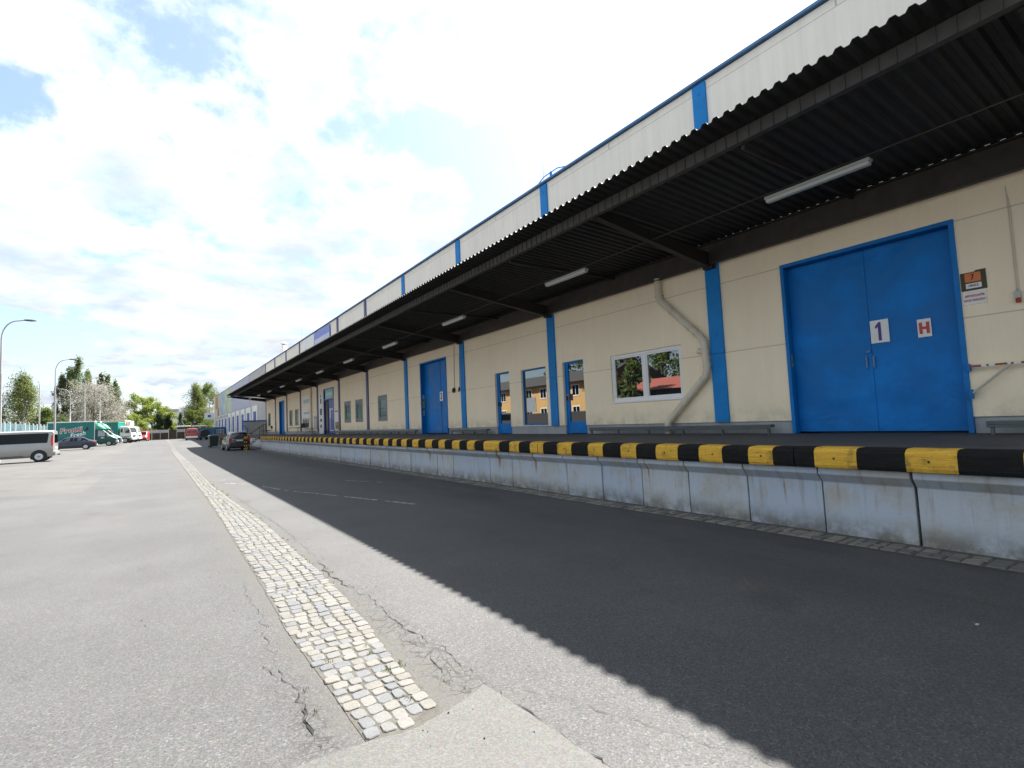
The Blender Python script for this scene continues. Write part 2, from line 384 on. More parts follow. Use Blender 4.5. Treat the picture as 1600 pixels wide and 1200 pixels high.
def panel_mat():
    m, t, b, g = mat_base('blue_grey_painted_concrete')
    pos = g.outputs['Position']; px = t.sep(pos)
    rnd = t.new('ShaderNodeObjectInfo').outputs['Random']
    off = t.comb(0.0, t.math('MULTIPLY', rnd, 37.0), 0.0); p2 = t.vmath('ADD', pos, off)
    base = t.mix(t.ramp(rnd, 0, 1, 0.0, 1.0, smooth=False), (0.36, 0.42, 0.50), (0.42, 0.45, 0.48))
    n = t.noise(p2, 1.7, 6, 0.65)
    c = t.mix(t.ramp(n, 0.46, 0.66, 0, 0.75), base, (0.36, 0.335, 0.275))
    st = t.noise(t.scalev(p2, (1, 9, 0.8)), 1.5, 5, 0.65)
    c = t.mix(t.math('MULTIPLY', t.ramp(st, 0.50, 0.74, 0, 0.55), t.ramp(px[2], 0.15, 0.72, 0.3, 1.0)), c, (0.19, 0.165, 0.13))
    foot = t.math('MULTIPLY', t.ramp(px[2], 0.0, 0.36, 1.0, 0.0), t.ramp(t.noise(p2, 3.5, 5, 0.7), 0.30, 0.62, 0.15, 0.9))
    c = t.mix(foot, c, (0.12, 0.11, 0.09))
    pit = t.ramp(t.vor(p2, 26.0), 0.0, 0.16, 1.0, 0.0)
    pit = t.math('MULTIPLY', pit, t.ramp(t.noise(p2, 2.4, 4, 0.6), 0.5, 0.62))
    c = t.mix(t.math('MULTIPLY', pit, 0.7), c, (0.09, 0.08, 0.07))
    r2 = t.noise(t.scalev(p2, (1, 5, 0.4)), 0.9, 3, 0.5)
    rust = t.math('MULTIPLY', t.ramp(r2, 0.66, 0.72), t.ramp(px[2], 0.25, 0.7, 0.0, 0.9))
    c = t.mix(rust, c, (0.22, 0.10, 0.035))
    t.link(c, b.inputs['Base Color']); b.inputs['Roughness'].default_value = 0.75
    bn = t.new('ShaderNodeBump'); bn.inputs['Strength'].default_value = 0.4; bn.inputs['Distance'].default_value = 0.01
    t.link(t.math('SUBTRACT', t.noise(p2, 30, 4, 0.6), pit), bn.inputs['Height']); t.link(bn.outputs[0], b.inputs['Normal'])
    return m


M_PANEL = panel_mat()


def timber_mat(name, col, wear, moss=0.55):
    m, t, b, g = mat_base(name)
    pos = g.outputs['Position']
    gr = t.noise(t.scalev(pos, (14, 1.3, 22)), 2.0, 5, 0.7)
    k = t.ramp(gr, 0.3, 0.7, 0.72, 1.18, smooth=False)
    c = t.vmath('MULTIPLY', t.comb(*col), t.comb(k, k, k))
    c = t.mix(t.ramp(gr, 0.60, 0.68, 0, wear), c, (0.02, 0.019, 0.017))
    n = t.noise(pos, 4.0, 5, 0.7); c = t.mix(t.ramp(n, 0.50, 0.66, 0, moss), c, (0.10, 0.09, 0.04))
    n4 = t.noise(pos, 30.0, 5, 0.75); c = t.mix(t.ramp(n4, 0.60, 0.66, 0, 0.6), c, (0.045, 0.042, 0.036))
    t.link(c, b.inputs['Base Color']); b.inputs['Roughness'].default_value = 0.92; b.inputs['Specular IOR Level'].default_value = 0.15
    bn = t.new('ShaderNodeBump'); bn.inputs['Strength'].default_value = 0.9; bn.inputs['Distance'].default_value = 0.012
    t.link(gr, bn.inputs['Height']); t.link(bn.outputs[0], b.inputs['Normal'])
    return m


M_TY = timber_mat('yellow_painted_timber', (0.66, 0.385, 0.055), 0.9)
M_TB = timber_mat('black_painted_timber', (0.013, 0.013, 0.0135), 0.5, 0.06)


def glass_mat(name, tint=(0.6, 0.65, 0.7), base=(0.012, 0.014, 0.016), refl=0.28, rough=0.01, wav=0.0):
    m = bpy.data.materials.new(name); m.use_nodes = True; t = NT(m.node_tree); t.n.clear()
    g = t.new('ShaderNodeNewGeometry')
    d_ = t.new('ShaderNodeBsdfDiffuse'); d_.inputs[0].default_value = (*base, 1)
    gl = t.new('ShaderNodeBsdfGlossy'); gl.inputs[0].default_value = (*tint, 1); gl.inputs['Roughness'].default_value = rough
    if wav > 0:
        bn = t.new('ShaderNodeBump'); bn.inputs['Strength'].default_value = wav; bn.inputs['Distance'].default_value = 0.01
        t.link(t.noise(g.outputs['Position'], 1.5, 2), bn.inputs['Height']); t.link(bn.outputs[0], gl.inputs['Normal'])
    lw = t.new('ShaderNodeFresnel'); lw.inputs[0].default_value = 1.5
    f = t.math('ADD', t.math('MULTIPLY', lw.outputs[0], 1.0), refl, clamp=True)
    mx = t.new('ShaderNodeMixShader'); t.link(f, mx.inputs[0]); t.link(d_.outputs[0], mx.inputs[1]); t.link(gl.outputs[0], mx.inputs[2])
    o = t.new('ShaderNodeOutputMaterial'); t.link(mx.outputs[0], o.inputs[0])
    MATS[name] = m
    return m


M_GLASS = glass_mat('window_glass', (0.85, 0.88, 0.9), refl=0.22, wav=0.012)
M_GLASSD = glass_mat('dark_tinted_glass', (0.26, 0.29, 0.32), base=(0.003, 0.004, 0.005), refl=0.04)
M_GLASSG = glass_mat('obscured_window_glass', (0.6, 0.7, 0.75), base=(0.05, 0.065, 0.07), refl=0.05, rough=0.15)


def fence_glass():
    m, t, b, g = mat_base('translucent_blue_sheet')
    t.n.clear(); g = t.new('ShaderNodeNewGeometry')
    tr = t.new('ShaderNodeBsdfTransparent'); tr.inputs[0].default_value = (0.50, 0.66, 0.72, 1)
    df = t.new('ShaderNodeBsdfPrincipled'); df.inputs['Base Color'].default_value = (0.13, 0.24, 0.29, 1); df.inputs['Roughness'].default_value = 0.15
    mx = t.new('ShaderNodeMixShader')
    t.link(t.ramp(t.noise(g.outputs['Position'], 0.35, 4, 0.6), 0.3, 0.7, 0.35, 0.7), mx.inputs[0])
    t.link(tr.outputs[0], mx.inputs[1]); t.link(df.outputs[0], mx.inputs[2])
    o = t.new('ShaderNodeOutputMaterial'); t.link(mx.outputs[0], o.inputs[0])
    return m


M_FGLASS = fence_glass()


def leaf_mat(name, cols, trans=0.35, tmul=(1.4, 1.5, 0.8)):
    m, t, b, g = mat_base(name)
    rnd = g.outputs['Random Per Island']; n = t.noise(g.outputs['Position'], 0.6, 3, 0.6)
    f = t.math('ADD', t.math('MULTIPLY', rnd, 0.55), t.math('MULTIPLY', t.ramp(n, 0.35, 0.65), 0.45))
    c = t.mix(f, cols[0], cols[1])
    t.n.remove(b)
    df = t.new('ShaderNodeBsdfDiffuse'); t.link(c, df.inputs[0])
    tl = t.new('ShaderNodeBsdfTranslucent'); t.link(t.vmath('MULTIPLY', c, tmul), tl.inputs[0])
    mx = t.new('ShaderNodeMixShader'); mx.inputs[0].default_value = trans
    t.link(df.outputs[0], mx.inputs[1]); t.link(tl.outputs[0], mx.inputs[2])
    t.link(mx.outputs[0], t.n['Material Output'].inputs[0])
    return m


L_BIRCH = leaf_mat('birch_leaves', [(0.090, 0.112, 0.050), (0.175, 0.195, 0.095)])
L_POP = leaf_mat('poplar_leaves', [(0.075, 0.100, 0.052), (0.150, 0.180, 0.088)])
L_BLOS = leaf_mat('pale_blossom', [(0.22, 0.215, 0.185), (0.40, 0.385, 0.345)], 0.25, (1, 1, .95))
L_BRIGHT = leaf_mat('fresh_leaves', [(0.125, 0.160, 0.050), (0.215, 0.245, 0.085)], 0.35)
L_DARK = leaf_mat('spruce_needles', [(0.035, 0.052, 0.034), (0.06, 0.08, 0.045)], 0.1)
L_MID = leaf_mat('mid_green_leaves', [(0.070, 0.095, 0.036), (0.135, 0.165, 0.065)])


# ------------------------------------------------------------------ mesh builder
class MB:
    def __init__(s): s.v = []; s.f = []; s.m = []; s.cur = 0

    def add(s, verts, faces):
        o = len(s.v); s.v += [tuple(v) for v in verts]
        for f in faces: s.f.append(tuple(i + o for i in f)); s.m.append(s.cur)
        return s

    def box(s, x0, x1, y0, y1, z0, z1):
        if x0 > x1: x0, x1 = x1, x0
        if y0 > y1: y0, y1 = y1, y0
        if z0 > z1: z0, z1 = z1, z0
        return s.add([(x0, y0, z0), (x1, y0, z0), (x1, y1, z0), (x0, y1, z0), (x0, y0, z1), (x1, y0, z1), (x1, y1, z1), (x0, y1, z1)],
                     [(0, 3, 2, 1), (4, 5, 6, 7), (0, 1, 5, 4), (1, 2, 6, 5), (2, 3, 7, 6), (3, 0, 4, 7)])

    def quad(s, a, b, c, d): return s.add([a, b, c, d], [(0, 1, 2, 3)])

    def prism(s, pts, axis, a, b):
        """polygon pts extruded along axis from a to b; pts in the other two axes"""
        def mk(p, q):
            if axis == 'x': return (q, p[0], p[1])
            if axis == 'y': return (p[0], q, p[1])
            return (p[0], p[1], q)
        n = len(pts); v = [mk(p, a) for p in pts] + [mk(p, b) for p in pts]
        f = [tuple(range(n)), tuple(range(2 * n - 1, n - 1, -1))] + [(i, i + n, (i + 1) % n + n, (i + 1) % n) for i in range(n)]
        return s.add(v, f)

    def tube(s, path, r, n=8, caps=True):
        path = [Vector(p) for p in path]; rs = r if isinstance(r, (list, tuple)) else [r] * len(path)
        rings = []; a = None
        for i, p in enumerate(path):
            if i == 0: d = path[1] - p
            elif i == len(path) - 1: d = p - path[i - 1]
            else: d = (path[i + 1] - p).normalized() + (p - path[i - 1]).normalized()
            d.normalize()
            if a is None:
                up = Vector((0, 0, 1)) if abs(d.z) < 0.95 else Vector((0, 1, 0))
                a = d.cross(up).normalized()
            else:
                a = (a - d * a.dot(d)).normalized()
            b = d.cross(a).normalized(); sc = 1.0
            if 0 < i < len(path) - 1: sc = min(1.35, 1 / max(.5, (path[i + 1] - p).normalized().dot(d)))
            rings.append([p + (a * math.cos(2 * PI * k / n) + b * math.sin(2 * PI * k / n)) * rs[i] * (sc if n > 8 else 1) for k in range(n)])
        v = [q for R in rings for q in R]; f = []
        for i in range(len(rings) - 1):
            for k in range(n): f.append((i * n + k, i * n + (k + 1) % n, (i + 1) * n + (k + 1) % n, (i + 1) * n + k))
        if caps: f.append(tuple(range(n - 1, -1, -1))); f.append(tuple((len(rings) - 1) * n + k for k in range(n)))
        return s.add(v, f)

    def build(s, name, mats, parent=None, smooth=False, bevel=0.0, loc=None, fixn=True):
        me = bpy.data.meshes.new(name); me.from_pydata(s.v, [], s.f)
        if not isinstance(mats, (list, tuple)): mats = [mats]
        for m in mats: me.materials.append(m)
        if len(mats) > 1: me.polygons.foreach_set('material_index', s.m)
        if fixn:
            bm = bmesh.new(); bm.from_mesh(me); bmesh.ops.recalc_face_normals(bm, faces=bm.faces); bm.to_mesh(me); bm.free()
        if smooth: me.polygons.foreach_set('use_smooth', [True] * len(me.polygons))
        me.update()
        o = bpy.data.objects.new(name, me); COL.objects.link(o)
        if parent: o.parent = parent
        if loc: o.location = loc
        if bevel > 0:
            md = o.modifiers.new('bevel', 'BEVEL'); md.width = bevel; md.segments = 2; md.limit_method = 'ANGLE'; md.angle_limit = math.radians(40)
        if smooth:
            try:
                me.set_sharp_from_angle(angle=math.radians(40))
            except Exception: pass
        return o


def tag(o, label=None, cat=None, group=None, kind=None):
    if label: o['label'] = label
    if cat: o['category'] = cat
    if group: o['group'] = group
    if kind: o['kind'] = kind
    return o


def thing(name, label, cat, loc=(0, 0, 0), rotz=0.0, group=None):
    o = bpy.data.objects.new(name, None); COL.objects.link(o); o.empty_display_size = 0.3
    o.location = loc; o.rotation_euler = (0, 0, rotz)
    return tag(o, label, cat, group)


def copy_tree(o, parent=None):
    c = o.copy(); COL.objects.link(c); c.parent = parent
    for ch in o.children: copy_tree(ch, c)
    return c


def text_mesh(body, size, mat_, name, parent, mtx, extr=0.002, align='CENTER', sx=1.0, bold=0.0, shear=0.0, spacing=1.0):
    cu = bpy.data.curves.new('tmp', 'FONT'); cu.body = body; cu.size = size; cu.extrude = extr; cu.align_x = align; cu.align_y = 'CENTER'
    cu.offset = bold; cu.shear = shear; cu.space_character = spacing
    ob = bpy.data.objects.new('tmp', cu); COL.objects.link(ob)
    dg = bpy.context.evaluated_depsgraph_get(); dg.update()
    me = bpy.data.meshes.new_from_object(ob.evaluated_get(dg)); me.name = name
    bpy.data.objects.remove(ob); bpy.data.curves.remove(cu)
    me.transform(mtx @ Matrix.Diagonal((sx, 1, 1, 1)))
    me.materials.clear(); me.materials.append(mat_)
    o = bpy.data.objects.new(name, me); COL.objects.link(o)
    if parent: o.parent = parent
    return o


def face_minus_x(x, y, z):
    """matrix placing local XY text so that it reads on a wall seen from -X (text runs towards -Y)"""
    return Matrix(((0, 0, -1, x), (-1, 0, 0, y), (0, 1, 0, z), (0, 0, 0, 1)))


def face_minus_y(x, y, z, rot=0.0):
    m = Matrix(((1, 0, 0, x), (0, 0, -1, y), (0, 1, 0, z), (0, 0, 0, 1)))
    return m @ Matrix.Rotation(rot, 4, 'Z')


def lerp_tab(tab, y):
    if y <= tab[0][0]: return tab[0][1]
    for (a, va), (b, vb) in zip(tab, tab[1:]):
        if y <= b: return va + (vb - va) * (y - a) / (b - a)
    return tab[-1][1]


# ================================================================== GROUND
def build_ground():
    xs = [-600, -300, -150, -90, -60, -40, -28, -20] + [-16 + 0.5 * i for i in range(34)] + [1.5, 3, 5, 7, 9, 12, 20, 40, 80, 150, 300, 600]
    ys = [-300, -100, -30, -10, -3, 0] + [1.5 * i for i in range(2, 68)] + [105, 115, 130, 160, 220, 300, 450, 800]
    mb = MB(); mb.v = [(x, y, gz(x, y)) for y in ys for x in xs]
    n = len(xs); mb.f = [(j * n + i, j * n + i + 1, (j + 1) * n + i + 1, (j + 1) * n + i) for j in range(len(ys) - 1) for i in range(n - 1)]
    mb.m = [0] * len(mb.f)
    tag(mb.build('ground', M_ASPH, fixn=False), kind='structure')
    # pale resurfaced patch that cuts off the drain strip
    p = MB(); pts = [(1.70, 2.925), (1.52, 2.85), (1.34, 2.80), (1.13, 2.766), (0.87, 2.826), (0.59, 2.85), (0.1, 2.70), (-4, 1.4), (-4, -3), (2.1, -3), (1.765, 1.9), (1.742, 2.25), (1.725, 2.6)]
    rj = random.Random(8); fine_ = []
    for (ax, ay), (bx_, by_) in zip(pts, pts[1:] + pts[:1]):
        n_ = max(1, int(min(60, math.hypot(bx_ - ax, by_ - ay) / .03)))
        for i in range(n_): fine_.append((ax + (bx_ - ax) * i / n_ + rj.uniform(-.006, .006), ay + (by_ - ay) * i / n_ + rj.uniform(-.006, .006)))
    p.prism(fine_, 'z', -0.02, 0.010)
    tag(p.build('pavement_patch', M_ASPH2), kind='structure')
    # cobbled drain strip
    Lt = [(2.78, .925), (4.7, .895), (6.5, .94), (11, 1.0), (15, 1.03), (25, 1.03), (59, 1.10), (100, 1.15), (137, 1.25)]
    Rt = [(2.78, 1.36), (3.9, 1.41), (4.7, 1.48), (6.1, 1.55), (7.3, 1.555), (9.9, 1.58), (12.3, 1.54), (14.6, 1.48), (18.6, 1.40), (22.9, 1.43), (33, 1.48), (46, 1.49), (60, 1.5), (100, 1.6), (137, 1.75)]
    g = MB(); yy = [2.72 + 0.4 * i for i in range(270)]
    for a, b in zip(yy, yy[1:]):
        q = []
        for y in (a, b):
            l = lerp_tab(Lt, y) - 0.006 - random.random() * 0.012; r = lerp_tab(Rt, y) + 0.006 + random.random() * 0.012
            q.append(((l, y, gz(l, y) + 0.003), (r, y, gz(r, y) + 0.003)))
        g.quad(q[0][0], q[0][1], q[1][1], q[1][0])
    tag(g.build('drain_bed', M_GROUT, fixn=False), kind='structure')
    s = MB(); y = 2.74; row = 0; rnd = random.Random(3)
    PB = [(0.0, 2.84), (.87, 2.845), (1.13, 2.79), (1.34, 2.82), (1.52, 2.87), (1.70, 2.94)]
    while y < 128:
        far = y > 40
        dy = (0.104 if not far else 0.2) * rnd.uniform(0.86, 1.16)
        l = lerp_tab(Lt, y) + rnd.uniform(-.020, .020); r = lerp_tab(Rt, y) + rnd.uniform(-.012, .012)
        n = max(4, round((r - l) / 0.096)); w = (r - l) / n
        cuts = [l + w * i + (rnd.uniform(-.10, .10) * w if 0 < i < n else 0) for i in range(n + 1)]
        for i in range(len(cuts) - 1):
            gap = 0.003 + rnd.random() * 0.0035
            sk = -(cuts[i] - l) * 0.17 + 0.010 * math.sin(i * 2.1 + y * 2)
            x0, x1 = cuts[i] + gap, cuts[i + 1] - gap; y0, y1 = y + gap + sk, y + dy - gap + sk
            h = 0.005 + rnd.random() * 0.007
            if y0 < lerp_tab(PB, (x0 + x1) / 2): continue
            zb = gz(x0, y0)
            j = lambda s_=0.007: rnd.uniform(-s_, s_)
            q4 = [(x0 + j(), y0 + j()), (x1 + j(), y0 + j()), (x1 + j(), y1 + j()), (x0 + j(), y1 + j())]
            cx, cyy = (x0 + x1) / 2, (y0 + y1) / 2
            def octo(k, zz):
                out = []
                for m_ in range(4):
                    p, pr, nx = q4[m_], q4[m_ - 1], q4[(m_ + 1) % 4]; f_ = 0.14 if far else 0.17
                    for o_ in (pr, nx): px_, py_ = p[0] + (o_[0] - p[0]) * f_, p[1] + (o_[1] - p[1]) * f_; out.append((px_ + (cx - px_) * k, py_ + (cyy - py_) * k, zz))
                return out
            tz = zb + h + j(.0015)
            s.add(octo(0, zb) + octo(0.02, zb + h * .65) + octo(0.13, tz), [tuple(range(16, 24))] + [(k, (k + 1) % 8, (k + 1) % 8 + 8, k + 8) for k in range(8)] + [(k + 8, (k + 1) % 8 + 8, (k + 1) % 8 + 16, k + 16) for k in range(8)])
        y += dy; row += 1
    tag(s.build('cobbled_drain', M_COB, fixn=False, smooth=False), kind='structure')
    # stone gutter at the foot of the dock
    s = MB(); y = -6.0
    while y < 48.0:
        dy = rnd.uniform(0.10, 0.19)
        for (a, b) in ((6.74, 6.92), (6.93, 7.09)):
            h = rnd.uniform(0.010, 0.022); o = rnd.uniform(-.02, .02)
            x0, x1, y0, y1 = a + o * .4 + .004, b + o * .4, y + .006 + o, y + dy - .006 + o
            s.add([(x0, y0, 0), (x1, y0, 0), (x1, y1, 0), (x0, y1, 0), (x0 + .015, y0 + .015, h), (x1 - .015, y0 + .015, h + .004), (x1 - .015, y1 - .015, h), (x0 + .015, y1 - .015, h)],
                  [(4, 5, 6, 7), (0, 1, 5, 4), (1, 2, 6, 5), (2, 3, 7, 6), (3, 0, 4, 7)])
        y += dy
    tag(s.build('gutter', M_COB2, fixn=False), kind='structure')
    g = MB(); g.quad((6.70, -6, 0.004), (7.3, -6, 0.004), (7.3, 48.1, 0.004), (6.70, 48.1, 0.004)); tag(g.build('gutter_bed', M_GROUT, fixn=False), kind='structure')

    # cracks: thin dark jagged voids in the asphalt
    def crack(pts, w0, seed):
        r = random.Random(seed); P = []
        for (ax, ay), (bx, by) in zip(pts, pts[1:]):
            n = max(2, int(math.hypot(bx - ax, by - ay) / 0.045))
            for i in range(n):
                f = i / n; P.append((ax + (bx - ax) * f + r.uniform(-.015, .015) + .018 * math.sin(i * .9 + ax * 9), ay + (by - ay) * f + r.uniform(-.014, .014)))
        P.append(pts[-1]); m = MB(); N = len(P)
        for i, (x, y) in enumerate(P):
            w = w0 * (0.10 + r.random() ** 1.8) * min(1, 0.3 + 3 * min(i, N - 1 - i) / N)
            m.v += [(x - w, y - w * .3, gz(x, y) + .005), (x + w, y + w * .3, gz(x, y) + .005)]
        for i in range(N - 1): m.f.append((2 * i, 2 * i + 1, 2 * i + 3, 2 * i + 2)); m.m.append(0)
        return m
    allc = MB()
    def addc(pts, w, sd):
        c = crack(pts, w, sd); allc.add(c.v, c.f)
    addc([(1.53, 17.2), (1.66, 14.2), (1.68, 11.9), (1.74, 9.9), (1.72, 8.6), (1.70, 7.5), (1.66, 6.9)], .006, 1)
    addc([(1.66, 6.9), (1.64, 6.55), (1.60, 6.2), (1.62, 5.8), (1.66, 5.4)], .014, 2)
    addc([(1.66, 5.4), (1.71, 4.95), (1.67, 4.6), (1.66, 4.2), (1.70, 3.85), (1.76, 3.6), (1.72, 3.35), (1.76, 3.15), (1.72, 2.93)], .006, 3)
    addc([(1.70, 4.3), (1.60, 3.95), (1.63, 3.6), (1.57, 3.3), (1.55, 3.05), (1.60, 2.9)], .0035, 4)
    addc([(1.66, 3.9), (1.70, 3.5), (1.64, 3.2), (1.66, 2.95)], .003, 5)
    addc([(.68, 4.1), (.72, 3.75), (.73, 3.45), (.70, 3.25), (.67, 3.1), (.70, 3.0), (.69, 2.9)], .007, 6)
    addc([(.71, 3.4), (.69, 3.28), (.71, 3.18), (.70, 3.08)], .015, 7)
    addc([(.80, 6.6), (.74, 5.9), (.78, 5.3), (.72, 4.7), (.70, 4.2)], .0035, 8)
    addc([(.60, 4.4), (.66, 4.0), (.63, 3.7)], .003, 9)
    addc([(1.765, 1.7), (1.755, 2.25), (1.74, 2.6), (1.715, 2.92)], .005, 10)
    addc([(.45, 2.86), (.1, 2.74), (-.6, 2.5)], .004, 11)
    addc([(1.72, 2.93), (2.0, 2.5), (2.2, 1.9), (2.5, 1.2)], .002, 12)
    tag(allc.build('asphalt_cracks', M_CRACK, fixn=False), kind='structure')
    # worn road paint
    p = MB()
    def dash(a, b, w=.06):
        (ax, ay), (bx, by) = a, b; L = math.hypot(bx - ax, by - ay); nx, ny = -(by - ay) / L * w / 2, (bx - ax) / L * w / 2
        n = max(1, int(L / .25)); 
        for i in range(n):
            if random.random() < .22: continue
            f0, f1 = i / n, (i + random.uniform(.75, 1)) / n
            x0, y0, x1, y1 = ax + (bx - ax) * f0, ay + (by - ay) * f0, ax + (bx - ax) * f1, ay + (by - ay) * f1
            k = random.uniform(.5, 1.1)
            p.quad((x0 - nx * k, y0 - ny * k, .005), (x1 - nx * k, y1 - ny * k, .005), (x1 + nx * k, y1 + ny * k, .005), (x0 + nx * k, y0 + ny * k, .005))
    dash((1.66, 19.4), (2.42, 17.9)); dash((2.5, 17.2), (2.9, 15.0)); dash((2.9, 15.0), (3.36, 13.55)); dash((3.36, 13.55), (4.38, 10.0), .08)
    dash((4.75, 16.1), (5.36, 14.5)); dash((5.35, 13.4), (5.94, 13.67), .08); dash((1.52, 17.45), (2.0, 17.49), .08); dash((1.7, 20.5), (2.3, 20.6), .08)
    tag(p.build('worn_road_paint', M_PAINT, fixn=False), kind='structure')
    p = MB()
    def yd(a, b): 
        (ax, ay), (bx, by) = a, b
        p.quad((ax, ay, .005), (bx, by, .005), (bx + .02, by + .03, .005), (ax + .02, ay + .03, .005))
    yd((4.72, 3.0), (4.5, 2.75)); yd((5.05, 3.5), (4.86, 3.2)); yd((4.1, 1.45), (4.0, 1.3))
    tag(p.build('yellow_road_paint', M_YPAINT, fixn=False), kind='structure')
    # little stones and a scrap of paper lying on the asphalt
    g = MB(); rr = random.Random(5)
    for i in range(260):
        x, y = (rr.uniform(.45, 1.9), rr.uniform(2.2, 12)) if i < 200 else (rr.uniform(-3, 7), rr.uniform(1.5, 9))
        r = rr.uniform(.003, .009) if i < 250 else .012
        z = gz(x, y) + (.012 if y < 2.8 and x < 1.7 else 0.0)
        v = [(x + r * math.cos(a) * rr.uniform(.7, 1.2), y + r * math.sin(a) * rr.uniform(.7, 1.2), z) for a in (0, 1.6, 3.1, 4.7)] + [(x, y, z + r * .9)]
        g.add(v, [(0, 1, 4), (1, 2, 4), (2, 3, 4), (3, 0, 4)])
    tag(g.build('loose_grit', M_GROUT, fixn=False), 'loose grit and pebbles scattered beside the cobbled drain', 'grit', kind='stuff')
    g = MB(); px_, py_ = 4.97, 1.33; g.add([(px_, py_, .006), (px_ + .022, py_ - .02, .010), (px_ + .030, py_ - .006, .010), (px_ + .008, py_ + .010, .006)], [(0, 1, 2, 3)]); g.box(px_ + .005, px_ + .03, py_ - .012, py_ + .002, .002, .008)
    tag(g.build('paper_scrap', M_LAMP), 'small white paper scrap on the shaded asphalt near the dock', 'litter')

    # weeds growing in the joints
    w = MB(); rr = random.Random(12); spots = []
    for i in range(60):
        y = rr.uniform(8, 24); spots.append((rr.choice((lerp_tab(Rt, y) + rr.uniform(-.02, .06), rr.uniform(1.15, 1.4))), y, 1.0))
    for i in range(34): y = rr.uniform(3, 8); spots.append((lerp_tab(Rt, y) - rr.choice((0.0, .12, .2, .3)), y, .6))
    spots += [(1.27, 3.52, 1.0), (1.29, 3.48, 1.0), (.75, 3.3, .5), (.78, 3.6, .5), (1.02, 3.9, .7), (1.65, 6.4, .8), (1.64, 6.2, .8)]
    for x, y, k in spots:
        for j in range(9):
            a = rr.uniform(0, 6.28); h = rr.uniform(.015, .045) * k; l = rr.uniform(.01, .035) * k; z = gz(x, y) + .006; ox, oy = rr.uniform(-.02, .02), rr.uniform(-.02, .02); c, s_ = math.cos(a), math.sin(a)
            w.add([(x + ox - s_ * .003, y + oy + c * .003, z), (x + ox + s_ * .003, y + oy - c * .003, z), (x + ox + c * l, y + oy + s_ * l, z + h)], [(0, 1, 2)])
    tag(w.build('weeds', leaf_mat('weed_blades', [(0.05, 0.075, 0.02), (0.10, 0.12, 0.04)]), fixn=False), 'tiny grass weeds growing in the joints of the cobbled drain', 'weeds', kind='stuff')


build_ground()

# ================================================================== LOADING DOCK
XD = 7.10; XW = 10.62; DZ = 1.11; P0 = 6.98
PIL = [P0 + 6 * i for i in range(-3, 11)]
rng = random.Random(11)
dock = thing('loading_dock', 'long concrete loading dock with yellow and black edge in front of the warehouse', 'loading dock', (8.8, 20, 0))


def ploc(o, par):      # keep world coordinates under a parent that sits somewhere
    o.parent = par; o.matrix_parent_inverse = Matrix.Translation(-par.location) if par.type == 'EMPTY' and tuple(par.rotation_euler) == (0, 0, 0) else par.matrix_world.inverted()
    return o


joints = [-5.9, -4.85, -3.82, -2.8, -1.75, -.72, .3, 1.31, 2.34, 3.371, 4.416, 5.449, 6.446]
while joints[-1] < 47.3: joints.append(joints[-1] + 1.035 + rng.uniform(-.03, .03))
joints[-1] = 48.15
for a, b in zip(joints, joints[1:]):
    w = .024 if a in (2.34, 6.446) else rng.choice([.006, .008, .012, .016]); o_ = rng.uniform(-.012, .012)
    m = MB(); pts = [(7.22 + o_, -.1), (7.215 + o_, .665), (7.11 + o_, .775), (7.11 + o_, .853), (7.6, .853), (7.6, -.1)]
    m.prism(pts, 'y', a + w, b - w * .4)
    ob = m.build('concrete_panel', M_PANEL, bevel=.008); ploc(ob, dock)
m = MB(); m.box(7.45, 7.62, -6, 48.1, -.1, .845); ploc(m.build('backing_wall', M_CRACK), dock)
m = MB(); m.box(7.30, XW + .3, -6, 48.15, .86, DZ); m.box(7.95, XW + .3, 48.15, 66.6, .86, DZ); ploc(m.build('deck', M_DECK), dock)
m = MB(); m.box(7.95, 8.1, 48.2, 66.5, -.1, .855); m.box(7.62, 8.1, 48.10, 48.2, -.1, .855); ploc(m.build('end_wall', M_PANEL), dock)
